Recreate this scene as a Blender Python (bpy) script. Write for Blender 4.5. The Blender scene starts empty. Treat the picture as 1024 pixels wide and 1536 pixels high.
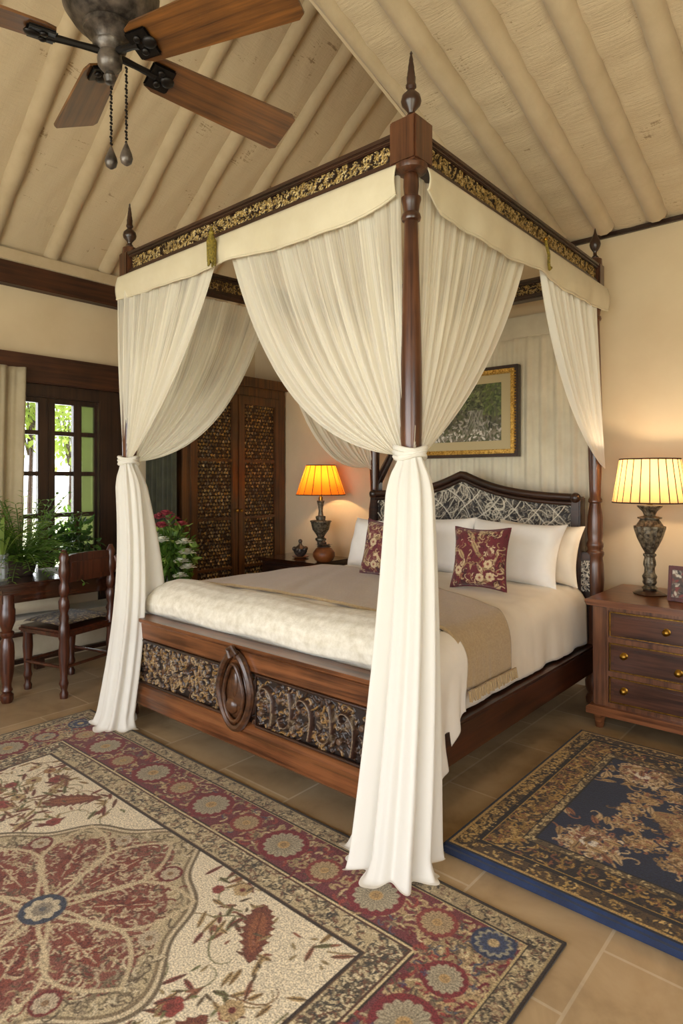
import bpy, bmesh, math, random
import numpy as np
from mathutils import Vector, Matrix
S = bpy.context.scene
COL = S.collection
PI = math.pi
rnd = random.Random(7)

# ------------------------------------------------------------------ colours and materials
def hx(h, a=1.0):
    h = h.lstrip('#'); v = [int(h[i:i+2], 16)/255 for i in (0, 2, 4)]
    return tuple([(x/12.92 if x <= .04045 else ((x+.055)/1.055)**2.4) for x in v] + [a])
def newmat(name):
    m = bpy.data.materials.new(name); m.use_nodes = True
    nt = m.node_tree; nt.nodes.clear()
    o = nt.nodes.new('ShaderNodeOutputMaterial'); b = nt.nodes.new('ShaderNodeBsdfPrincipled')
    nt.links.new(b.outputs[0], o.inputs[0])
    return m, nt, b, o
def N(nt, t, **k):
    n = nt.nodes.new(t)
    for a, v in k.items():
        if a in n.inputs.keys(): n.inputs[a].default_value = v
        else: setattr(n, a, v)
    return n
def coords(nt, scale=(1, 1, 1), rot=(0, 0, 0)):
    t = N(nt, 'ShaderNodeTexCoord'); mp = N(nt, 'ShaderNodeMapping')
    mp.inputs['Scale'].default_value = scale; mp.inputs['Rotation'].default_value = rot
    nt.links.new(t.outputs['Object'], mp.inputs['Vector']); return mp.outputs[0]
def ramp(nt, fac, stops):
    r = N(nt, 'ShaderNodeValToRGB'); e = r.color_ramp.elements
    while len(e) < len(stops): e.new(.5)
    for i, (p, c) in enumerate(stops): e[i].position = p; e[i].color = c
    nt.links.new(fac, r.inputs[0]); return r.outputs[0]
def bump(nt, b, h, s, d=.01):
    n = N(nt, 'ShaderNodeBump'); n.inputs['Strength'].default_value = s; n.inputs['Distance'].default_value = d
    nt.links.new(h, n.inputs['Height']); nt.links.new(n.outputs[0], b.inputs['Normal']); return n
def wood(name, dark, light, axis='x', rough=.35, sc=1.0, coat=.25):
    m, nt, b, o = newmat(name)
    s = {'x': (1.5, 40, 40), 'y': (40, 1.5, 40), 'z': (40, 40, 1.5)}[axis]
    co = coords(nt, tuple(v*sc for v in s))
    n = N(nt, 'ShaderNodeTexNoise', Scale=1.0, Detail=7.0, Roughness=.65, Distortion=.3); nt.links.new(co, n.inputs['Vector'])
    n2 = N(nt, 'ShaderNodeTexNoise', Scale=3.0, Detail=3.0); nt.links.new(coords(nt), n2.inputs['Vector'])
    mx = N(nt, 'ShaderNodeMath', operation='MULTIPLY_ADD'); nt.links.new(n2.outputs[0], mx.inputs[0]); mx.inputs[1].default_value = .5
    nt.links.new(n.outputs[0], mx.inputs[2])
    c = ramp(nt, mx.outputs[0], [(.6, hx(dark)), (.88, hx(light))])
    nt.links.new(c, b.inputs['Base Color']); b.inputs['Roughness'].default_value = rough
    b.inputs['Coat Weight'].default_value = coat; b.inputs['Coat Roughness'].default_value = .2
    bump(nt, b, n.outputs[0], .12, .004); return m
def fabric(name, c1, c2, sc=6.0, rough=.9, weave=600, bs=.25, transl=0, sheen=.2):
    m, nt, b, o = newmat(name)
    co = coords(nt)
    n = N(nt, 'ShaderNodeTexNoise', Scale=sc, Detail=5.0, Roughness=.65); nt.links.new(co, n.inputs['Vector'])
    c = ramp(nt, n.outputs[0], [(.3, hx(c1)), (.7, hx(c2))])
    nt.links.new(c, b.inputs['Base Color']); b.inputs['Roughness'].default_value = rough
    b.inputs['Sheen Weight'].default_value = sheen
    w = N(nt, 'ShaderNodeTexNoise', Scale=weave, Detail=2.0); nt.links.new(co, w.inputs['Vector'])
    bump(nt, b, w.outputs[0], bs, .002)
    if transl:
        t = N(nt, 'ShaderNodeBsdfTranslucent'); nt.links.new(c, t.inputs['Color'])
        mx = N(nt, 'ShaderNodeMixShader'); mx.inputs[0].default_value = transl
        nt.links.new(b.outputs[0], mx.inputs[1]); nt.links.new(t.outputs[0], mx.inputs[2]); nt.links.new(mx.outputs[0], o.inputs[0])
    return m
def sheer(name, col, op_lo, op_hi, transl=.5, sc=(60, 60, 1.2)):
    """open-weave voile: threads run down the cloth and vary how dense it is"""
    m, nt, b, o = newmat(name)
    b.inputs['Base Color'].default_value = hx(col); b.inputs['Roughness'].default_value = .95
    t = N(nt, 'ShaderNodeBsdfTranslucent'); t.inputs['Color'].default_value = hx(col)
    mx = N(nt, 'ShaderNodeMixShader'); mx.inputs[0].default_value = transl
    nt.links.new(b.outputs[0], mx.inputs[1]); nt.links.new(t.outputs[0], mx.inputs[2])
    tc = N(nt, 'ShaderNodeTexCoord'); mp = N(nt, 'ShaderNodeMapping'); mp.inputs['Scale'].default_value = (sc[0], sc[2], 1)
    nt.links.new(tc.outputs['UV'], mp.inputs['Vector'])
    n = N(nt, 'ShaderNodeTexNoise', Scale=1.0, Detail=3.0, Roughness=.7); nt.links.new(mp.outputs[0], n.inputs['Vector'])
    r = N(nt, 'ShaderNodeMapRange'); r.inputs[1].default_value = .3; r.inputs[2].default_value = .7
    r.inputs[3].default_value = op_lo; r.inputs[4].default_value = op_hi; nt.links.new(n.outputs[0], r.inputs[0])
    sp = N(nt, 'ShaderNodeSeparateXYZ'); nt.links.new(tc.outputs['UV'], sp.inputs[0])
    vm = N(nt, 'ShaderNodeMapRange', interpolation_type='SMOOTHSTEP'); nt.links.new(sp.outputs[1], vm.inputs[0]); vm.inputs[1].default_value = .25; vm.inputs[2].default_value = .95; vm.inputs[3].default_value = 0; vm.inputs[4].default_value = .75
    um = N(nt, 'ShaderNodeMapRange', interpolation_type='SMOOTHSTEP'); nt.links.new(sp.outputs[0], um.inputs[0]); um.inputs[1].default_value = .8; um.inputs[2].default_value = .95; um.inputs[3].default_value = 0; um.inputs[4].default_value = .5
    s1 = N(nt, 'ShaderNodeMath', operation='ADD'); nt.links.new(vm.outputs[0], s1.inputs[0]); nt.links.new(um.outputs[0], s1.inputs[1])
    n5 = N(nt, 'ShaderNodeTexNoise', Scale=1.0, Detail=1.0); mp5 = N(nt, 'ShaderNodeMapping'); mp5.inputs['Scale'].default_value = (9, 1, 1); nt.links.new(tc.outputs['UV'], mp5.inputs[0]); nt.links.new(mp5.outputs[0], n5.inputs['Vector'])
    b5 = N(nt, 'ShaderNodeMapRange'); nt.links.new(n5.outputs[0], b5.inputs[0]); b5.inputs[1].default_value = .4; b5.inputs[2].default_value = .65; b5.inputs[3].default_value = 0; b5.inputs[4].default_value = .35
    s2 = N(nt, 'ShaderNodeMath', operation='ADD'); nt.links.new(s1.outputs[0], s2.inputs[0]); nt.links.new(b5.outputs[0], s2.inputs[1])
    s3 = N(nt, 'ShaderNodeMath', operation='ADD', use_clamp=True); nt.links.new(s2.outputs[0], s3.inputs[0]); nt.links.new(r.outputs[0], s3.inputs[1])
    tr = N(nt, 'ShaderNodeBsdfTransparent'); m2 = N(nt, 'ShaderNodeMixShader')
    nt.links.new(s3.outputs[0], m2.inputs[0]); nt.links.new(tr.outputs[0], m2.inputs[1]); nt.links.new(mx.outputs[0], m2.inputs[2])
    nt.links.new(m2.outputs[0], o.inputs[0]); return m
def plain(name, col, rough=.5, metal=0, noise=0, nsc=20, col2=None, bmp=0):
    m, nt, b, o = newmat(name); b.inputs['Roughness'].default_value = rough; b.inputs['Metallic'].default_value = metal
    b.inputs['Base Color'].default_value = hx(col)
    if col2:
        n = N(nt, 'ShaderNodeTexNoise', Scale=nsc, Detail=6.0, Roughness=.6); nt.links.new(coords(nt), n.inputs['Vector'])
        nt.links.new(ramp(nt, n.outputs[0], [(.38, hx(col)), (.64, hx(col2))]), b.inputs['Base Color'])
        if bmp: bump(nt, b, n.outputs[0], bmp, .01)
    return m
def vcol(name, rough=.9, fine=220, amt=.25, bmp=.3, metal=0, sheen=0, attr='Col', coat=0):
    """the woven / carved / painted pattern sits in the mesh's own colour attribute, with fine thread noise over it"""
    m, nt, b, o = newmat(name)
    a = N(nt, 'ShaderNodeVertexColor', layer_name=attr)
    n = N(nt, 'ShaderNodeTexNoise', Scale=fine, Detail=2.0); nt.links.new(coords(nt), n.inputs['Vector'])
    r = N(nt, 'ShaderNodeMapRange'); r.inputs[1].default_value = .3; r.inputs[2].default_value = .7
    r.inputs[3].default_value = 1-amt; r.inputs[4].default_value = 1+amt; nt.links.new(n.outputs[0], r.inputs[0])
    mx = N(nt, 'ShaderNodeVectorMath', operation='SCALE'); nt.links.new(a.outputs[0], mx.inputs[0]); nt.links.new(r.outputs[0], mx.inputs['Scale'])
    nt.links.new(mx.outputs[0], b.inputs['Base Color']); b.inputs['Roughness'].default_value = rough
    b.inputs['Metallic'].default_value = metal; b.inputs['Sheen Weight'].default_value = sheen; b.inputs['Coat Weight'].default_value = coat
    if bmp: bump(nt, b, n.outputs[0], bmp, .003)
    return m
M = {}
M['bed'] = wood('bed_wood', '#2c180e', '#5a3820', 'x', .3)
M['bedz'] = wood('bed_wood_upright', '#32190f', '#603a24', 'z', .3)
M['bedy'] = wood('bed_wood_side', '#231009', '#4a2613', 'y', .3)
M['foot'] = wood('footboard_wood', '#43230f', '#7d4c2b', 'x', .28)
M['dark'] = wood('dark_wood', '#1d100a', '#3a2014', 'x', .35)
M['darkz'] = wood('dark_wood_upright', '#1d100a', '#3a2014', 'z', .35)
M['night'] = wood('nightstand_wood', '#4a2815', '#875434', 'x', .3)
M['nightz'] = wood('nightstand_wood_upright', '#45281a', '#7a5036', 'z', .3)
M['drawer'] = wood('drawer_wood', '#2e1a13', '#5e3a2a', 'x', .28)
M['ward'] = wood('wardrobe_wood', '#33200f', '#5e3d1d', 'z', .4)
M['beam'] = wood('beam_wood', '#2a150b', '#4c2a16', 'y', .5, coat=0)
M['frame'] = wood('window_wood', '#1f130d', '#3d271a', 'z', .45, coat=.1)
M['blade'] = wood('fan_blade_wood', '#3d2410', '#74481f', 'x', .35)
M['desk'] = wood('desk_wood', '#23120a', '#432313', 'y', .15, coat=.6)
M['chair'] = wood('chair_wood', '#2c140c', '#562c1b', 'z', .3)
M['brass'] = plain('brass', '#b58b3c', .35, 1, col2='#7c5a22', nsc=60)
M['bronze'] = plain('dark_bronze', '#2a2522', .36, .5, col2='#6a6058', nsc=16, bmp=.3)
M['metal'] = plain('dark_metal', '#1c1816', .4, .7)
M['lampdark'] = plain('lamp_metal', '#3b342c', .42, .6, col2='#8f8570', nsc=45, bmp=.5)
M['gold'] = plain('gold_leaf', '#8a6426', .35, .8, col2='#d6ab57', nsc=80, bmp=.3)
M['clay'] = plain('fired_clay', '#6a3a20', .4, 0, col2='#94592f', nsc=10)
M['duvet'] = fabric('white_cotton', '#e6ded0', '#f0eadf', 3, .9, 500, .12)
M['sheet'] = fabric('cream_sheet', '#dbd0bd', '#e6dccb', 3, .9, 500, .12)
M['quilt'] = fabric('cream_quilt', '#cfc7b2', '#efeadb', 22, .95, 160, .5)
M['throw'] = fabric('tan_wool', '#9c8158', '#b39a70', 90, 1, 300, .9, sheen=.4)
M['spread'] = fabric('taupe_linen', '#a3947a', '#b8aa92', 12, 1, 400, .4)
M['pillow'] = fabric('white_pillow_cotton', '#e9e4dc', '#f4f0ea', 4, .9, 600, .1)
M['pillow2'] = fabric('ivory_pillow_cotton', '#ddd0bb', '#e9dfcd', 4, .9, 600, .1)
M['val'] = fabric('valance_cotton', '#d9cdb0', '#e6dcc4', 3, .95, 500, .15, transl=.25)
M['sheer'] = sheer('voile', '#f5f0e2', .45, .88, sc=(150, 60, .5))
M['sheer2'] = sheer('voile_gathered', '#f6f3ea', .94, 1.0, .35)
M['back'] = fabric('backdrop_cotton', '#cfc4ac', '#ded5bf', 5, .95, 400, .15)
M['wcurt'] = fabric('window_curtain_cotton', '#b0a184', '#c2b497', 5, .95, 400, .15, transl=.3)
M['gcurt'] = fabric('olive_linen', '#2b2b20', '#43422f', 8, .95, 400, .2)
M['cloth'] = fabric('cream_upholstery', '#b7a98d', '#cbbfa5', 6, .95, 400, .2)
M['leaf'] = plain('leaf_green', '#38561c', .5, 0, col2='#6f9238', nsc=9)
M['leafd'] = plain('leaf_dark_green', '#1f3514', .5, 0, col2='#3d5a22', nsc=9)
M['leafy'] = plain('leaf_yellow_green', '#6d8a35', .6, 0, col2='#a9bd63', nsc=3)
M['stem'] = plain('stem_green', '#4d6428', .6)
M['pot'] = plain('dark_pot', '#2d2420', .4, col2='#4a3c34', nsc=12)
for k_, c_ in (('leaf', '#6f9a35'), ('leafd', '#3f6222'), ('leafy', '#b8cc66')):
    nt = M[k_].node_tree; o_ = [n for n in nt.nodes if n.type == 'OUTPUT_MATERIAL'][0]; b_ = [n for n in nt.nodes if n.type == 'BSDF_PRINCIPLED'][0]
    t_ = N(nt, 'ShaderNodeBsdfTranslucent'); t_.inputs[0].default_value = hx(c_); m_ = N(nt, 'ShaderNodeMixShader'); m_.inputs[0].default_value = .4
    nt.links.new(b_.outputs[0], m_.inputs[1]); nt.links.new(t_.outputs[0], m_.inputs[2]); nt.links.new(m_.outputs[0], o_.inputs[0])
M['bulb'], nt, b, o = newmat('bulb_glow')
b.inputs['Emission Color'].default_value = (1, .62, .25, 1); b.inputs['Emission Strength'].default_value = 14
def shade_mat(name, col, em=0):
    m, nt, b, o = newmat(name); b.inputs['Base Color'].default_value = hx(col); b.inputs['Roughness'].default_value = .9
    t = N(nt, 'ShaderNodeBsdfTranslucent'); t.inputs['Color'].default_value = hx(col)
    mx = N(nt, 'ShaderNodeMixShader'); mx.inputs[0].default_value = .7
    nt.links.new(b.outputs[0], mx.inputs[1]); nt.links.new(t.outputs[0], mx.inputs[2]); nt.links.new(mx.outputs[0], o.inputs[0]); return m
M['shadeo'] = shade_mat('amber_shade_silk', '#cf7420')
M['shadec'] = shade_mat('cream_shade_silk', '#dfb078')
M['rib'] = plain('shade_ribbon', '#2a1408', .8)
# plaster walls, cloth ceiling
def plaster(name, c1, c2):
    m, nt, b, o = newmat(name); co = coords(nt)
    n = N(nt, 'ShaderNodeTexNoise', Scale=1.6, Detail=5.0, Roughness=.55); nt.links.new(co, n.inputs['Vector'])
    nt.links.new(ramp(nt, n.outputs[0], [(.35, hx(c1)), (.65, hx(c2))]), b.inputs['Base Color']); b.inputs['Roughness'].default_value = .92
    n2 = N(nt, 'ShaderNodeTexNoise', Scale=18.0, Detail=5.0); nt.links.new(co, n2.inputs['Vector']); bump(nt, b, n2.outputs[0], .12, .01); return m
M['wall'] = plaster('wall_plaster', '#cab595', '#d5c2a3')
def ceil_mat(name, axis):
    m, nt, b, o = newmat(name)
    n = N(nt, 'ShaderNodeTexNoise', Scale=1.0, Detail=5.0, Roughness=.6, Distortion=1.2)
    nt.links.new(coords(nt, (70, 6, 3) if axis == 'y' else (6, 70, 70)), n.inputs['Vector'])
    n3 = N(nt, 'ShaderNodeTexNoise', Scale=1.0, Detail=4.0, Roughness=.7)
    nt.links.new(coords(nt, (7, 60, 5) if axis == 'y' else (60, 7, 5)), n3.inputs['Vector'])
    n4 = N(nt, 'ShaderNodeTexNoise', Scale=5.0, Detail=5.0); nt.links.new(coords(nt), n4.inputs['Vector'])
    ad = N(nt, 'ShaderNodeMath', operation='ADD'); nt.links.new(n.outputs[0], ad.inputs[0]); nt.links.new(n4.outputs[0], ad.inputs[1])
    ad2 = N(nt, 'ShaderNodeMath', operation='MULTIPLY_ADD'); nt.links.new(n3.outputs[0], ad2.inputs[0]); ad2.inputs[1].default_value = .5; nt.links.new(ad.outputs[0], ad2.inputs[2])
    nt.links.new(ramp(nt, ad2.outputs[0], [(.95, hx('#9b8569')), (1.2, hx('#ad987a')), (1.5, hx('#c9b698'))]), b.inputs['Base Color'])
    b.inputs['Roughness'].default_value = .95
    bump(nt, b, ad2.outputs[0], .45, .012); return m
M['ceily'] = ceil_mat('ceiling_cloth', 'y'); M['ceilx'] = ceil_mat('ceiling_cloth_back', 'x')
M['rafter'] = fabric('rafter_cloth', '#b5a182', '#c4b193', 5, .95, 200, .3)
# floor tiles
m, nt, b, o = newmat('stone_tiles'); co = coords(nt)
br = N(nt, 'ShaderNodeTexBrick'); br.offset = .5; br.squash = 1.0
for k, v in (('Scale', 1.0), ('Mortar Size', .006), ('Mortar Smooth', .3), ('Bias', 0.0), ('Brick Width', .62), ('Row Height', .46)): br.inputs[k].default_value = v
br.inputs['Color1'].default_value = hx('#a8957a'); br.inputs['Color2'].default_value = hx('#c2ae8e'); br.inputs['Mortar'].default_value = hx('#cfc3ae')
mp = N(nt, 'ShaderNodeMapping'); mp.inputs['Location'].default_value = (.12, .2, 0); mp.inputs['Rotation'].default_value = (0, 0, PI/2); nt.links.new(co, mp.inputs[0]); nt.links.new(mp.outputs[0], br.inputs['Vector'])
n = N(nt, 'ShaderNodeTexNoise', Scale=3.2, Detail=7.0, Roughness=.62, Distortion=.5); nt.links.new(co, n.inputs['Vector'])
mx = N(nt, 'ShaderNodeMix', data_type='RGBA', blend_type='MULTIPLY'); mx.inputs[0].default_value = .8
nt.links.new(br.outputs[0], mx.inputs[6]); nt.links.new(ramp(nt, n.outputs[0], [(.3, hx('#b5a48e')), (.5, hx('#e8dccb')), (.72, hx('#fff8ee'))]), mx.inputs[7])
nt.links.new(mx.outputs[2], b.inputs['Base Color']); b.inputs['Roughness'].default_value = .32; b.inputs['Specular IOR Level'].default_value = .5
bump(nt, b, br.outputs[1], -.25, .004); M['tile'] = m
# glass
m, nt, b, o = newmat('window_glass'); tr = N(nt, 'ShaderNodeBsdfTransparent'); gl = N(nt, 'ShaderNodeBsdfGlossy'); gl.inputs['Roughness'].default_value = .02
fr = N(nt, 'ShaderNodeFresnel'); mx = N(nt, 'ShaderNodeMixShader'); nt.links.new(fr.outputs[0], mx.inputs[0]); nt.links.new(tr.outputs[0], mx.inputs[1]); nt.links.new(gl.outputs[0], mx.inputs[2]); nt.links.new(mx.outputs[0], o.inputs[0]); M['glass'] = m
m, nt, b, o = newmat('green_tinted_glass'); tr = N(nt, 'ShaderNodeBsdfTransparent'); tr.inputs[0].default_value = (.42, .46, .3, 1); df = N(nt, 'ShaderNodeBsdfTranslucent'); df.inputs[0].default_value = (.13, .14, .075, 1)
mx = N(nt, 'ShaderNodeMixShader'); mx.inputs[0].default_value = .6; nt.links.new(tr.outputs[0], mx.inputs[1]); nt.links.new(df.outputs[0], mx.inputs[2]); nt.links.new(mx.outputs[0], o.inputs[0]); M['gglass'] = m
m, nt, b, o = newmat('vase_glass'); b.inputs['Base Color'].default_value = (.9, .95, .95, 1); b.inputs['Roughness'].default_value = .05; b.inputs['Transmission Weight'].default_value = .9; M['vglass'] = m

# ------------------------------------------------------------------ objects
def obj(name, bm, mat, parent=None, smooth=True, mods=()):
    me = bpy.data.meshes.new(name)
    if isinstance(bm, bmesh.types.BMesh): bm.normal_update(); bm.to_mesh(me); bm.free()
    if smooth and len(me.polygons): me.polygons.foreach_set('use_smooth', [True]*len(me.polygons))
    if smooth:
        try: me.set_sharp_from_angle(angle=math.radians(38))
        except Exception: pass
    o = bpy.data.objects.new(name, me); COL.objects.link(o)
    me.materials.append(mat if not isinstance(mat, str) else M[mat])
    if parent: o.parent = parent
    return o
def thing(name, label, cat, loc=(0, 0, 0), rz=0, group=None):
    o = bpy.data.objects.new(name, None); COL.objects.link(o); o.location = loc; o.rotation_euler = (0, 0, rz)
    o.empty_display_size = .1
    o['label'] = label; o['category'] = cat
    if group: o['group'] = group
    return o
def tag(o, label, cat, group=None, loc=None):
    o['label'] = label; o['category'] = cat
    if group: o['group'] = group
    if loc: o.location = loc
    return o
def struct(name, bm, mat, parent=None, smooth=False):
    o = obj(name, bm, mat, parent, smooth)
    if not parent: o['kind'] = 'structure'
    return o
def B(): return bmesh.new()
_k = [0]
def box(bm, x0, x1, y0, y1, z0, z1, bev=0, mat=None):
    _k[0] += 1; e = (_k[0] % 7)*.0003; x0 -= e; x1 += e; y0 -= e; y1 += e; z1 += e
    r = bmesh.ops.create_cube(bm, size=1)['verts']
    for v in r: v.co = Vector((x0+(v.co.x+.5)*(x1-x0), y0+(v.co.y+.5)*(y1-y0), z0+(v.co.z+.5)*(z1-z0)))
    if mat: bmesh.ops.transform(bm, matrix=mat, verts=r)
    if bev:
        es = list({e for v in r for e in v.link_edges})
        bmesh.ops.bevel(bm, geom=es, offset=bev, segments=2, affect='EDGES', clamp_overlap=True)
    return bm
def bx(x0, x1, y0, y1, z0, z1, bev=0): return box(B(), x0, x1, y0, y1, z0, z1, bev)
def lathe(bm, prof, c=(0, 0, 0), seg=28, mod=None, mat=None):
    rings = []
    for r, z in prof:
        ring = []
        for i in range(seg):
            a = 2*PI*i/seg; rr = r*(mod(a, z) if mod else 1)
            p = Vector((c[0]+rr*math.cos(a), c[1]+rr*math.sin(a), c[2]+z))
            if mat: p = mat @ p
            ring.append(bm.verts.new(p))
        rings.append(ring)
    for A, Bq in zip(rings, rings[1:]):
        for i in range(seg):
            j = (i+1) % seg; bm.faces.new((A[i], A[j], Bq[j], Bq[i]))
    bm.faces.new(list(reversed(rings[0]))); bm.faces.new(rings[-1]); return bm
def tube(bm, pts, rad, seg=8, closed=False):
    pts = [Vector(p) for p in pts]; n = len(pts); rings = []
    up = None
    for i, p in enumerate(pts):
        a = pts[(i-1) % n] if (i or closed) else p; b = pts[(i+1) % n] if (i < n-1 or closed) else p
        t = (b-a).normalized()
        if up is None:
            up = Vector((0, 0, 1)) if abs(t.z) < .9 else Vector((1, 0, 0))
        s = t.cross(up); s = s.normalized() if s.length > 1e-6 else Vector((1, 0, 0)); u = s.cross(t).normalized(); up = u
        r = rad[i] if isinstance(rad, (list, tuple)) else rad
        rings.append([bm.verts.new(p+s*r*math.cos(2*PI*k/seg)+u*r*math.sin(2*PI*k/seg)) for k in range(seg)])
    for i in range(n if closed else n-1):
        A, Bq = rings[i], rings[(i+1) % n]
        for k in range(seg):
            j = (k+1) % seg; bm.faces.new((A[k], A[j], Bq[j], Bq[k]))
    if not closed:
        bm.faces.new(list(reversed(rings[0]))); bm.faces.new(rings[-1])
    return bm
def prism(bm, poly, y0, y1, axis='y'):
    """extrude an outline: poly of (a, z); axis y -> a is x, axis x -> a is y"""
    f = (lambda a, z, d: (a, d, z)) if axis == 'y' else ((lambda a, z, d: (d, a, z)) if axis == 'x' else (lambda a, z, d: (a, z, d)))
    A = [bm.verts.new(f(a, z, y0)) for a, z in poly]; C = [bm.verts.new(f(a, z, y1)) for a, z in poly]
    bm.faces.new(A); bm.faces.new(list(reversed(C)))
    for i in range(len(poly)):
        j = (i+1) % len(poly); bm.faces.new((A[i], C[i], C[j], A[j]))
    bmesh.ops.recalc_face_normals(bm, faces=bm.faces[:]); return bm
def ball(bm, c, r, s=(1, 1, 1), seg=16):
    v = bmesh.ops.create_uvsphere(bm, u_segments=seg, v_segments=max(6, seg//2), radius=r)['verts']
    for q in v: q.co = Vector((c[0]+q.co.x*s[0], c[1]+q.co.y*s[1], c[2]+q.co.z*s[2]))
    return bm
def grid_mesh(name, P, mat, parent=None, cols=None, thick=0, wrap=False, uv=True):
    """P: (ny, nx, 3) array of points -> one smooth mesh, optional colour attribute"""
    ny, nx, _ = P.shape; me = bpy.data.meshes.new(name)
    idx = np.arange(ny*nx).reshape(ny, nx)
    if wrap: a, b = idx[:-1, :], np.roll(idx, -1, 1)[:-1, :]; c, d = np.roll(idx, -1, 1)[1:, :], idx[1:, :]
    else: a, b, c, d = idx[:-1, :-1], idx[:-1, 1:], idx[1:, 1:], idx[1:, :-1]
    F = np.stack([a, b, c, d], -1).reshape(-1, 4); nf = len(F)
    me.vertices.add(ny*nx); me.vertices.foreach_set('co', P.reshape(-1).astype(np.float32))
    me.loops.add(nf*4); me.loops.foreach_set('vertex_index', F.reshape(-1).astype(np.int32))
    me.polygons.add(nf); me.polygons.foreach_set('loop_start', np.arange(0, nf*4, 4, dtype=np.int32))
    me.update(calc_edges=True)
    me.polygons.foreach_set('use_smooth', np.ones(nf, dtype=bool))
    if cols is not None:
        at = me.color_attributes.new('Col', 'FLOAT_COLOR', 'POINT')
        cc = np.ones((ny*nx, 4), np.float32); cc[:, :3] = cols.reshape(-1, 3); at.data.foreach_set('color', cc.reshape(-1))
    if uv:
        l = me.uv_layers.new(name='UVMap'); U = np.stack(np.meshgrid(np.linspace(0, 1, nx), np.linspace(0, 1, ny)), -1).reshape(-1, 2)
        uvs = U[F.reshape(-1)].astype(np.float32)
        if wrap:
            q = uvs.reshape(nf, 4, 2); k = (q[:, 0, 0] > .9) & (q[:, 1, 0] < .1); q[k, 1, 0] = 1.02; q[k, 2, 0] = 1.02
        l.data.foreach_set('uv', uvs.reshape(-1))
    me.update(); me.validate()
    o = bpy.data.objects.new(name, me); COL.objects.link(o); me.materials.append(M[mat] if isinstance(mat, str) else mat)
    if parent: o.parent = parent
    if thick:
        s = o.modifiers.new('thick', 'SOLIDIFY'); s.thickness = thick; s.offset = 0
    return o

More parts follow.
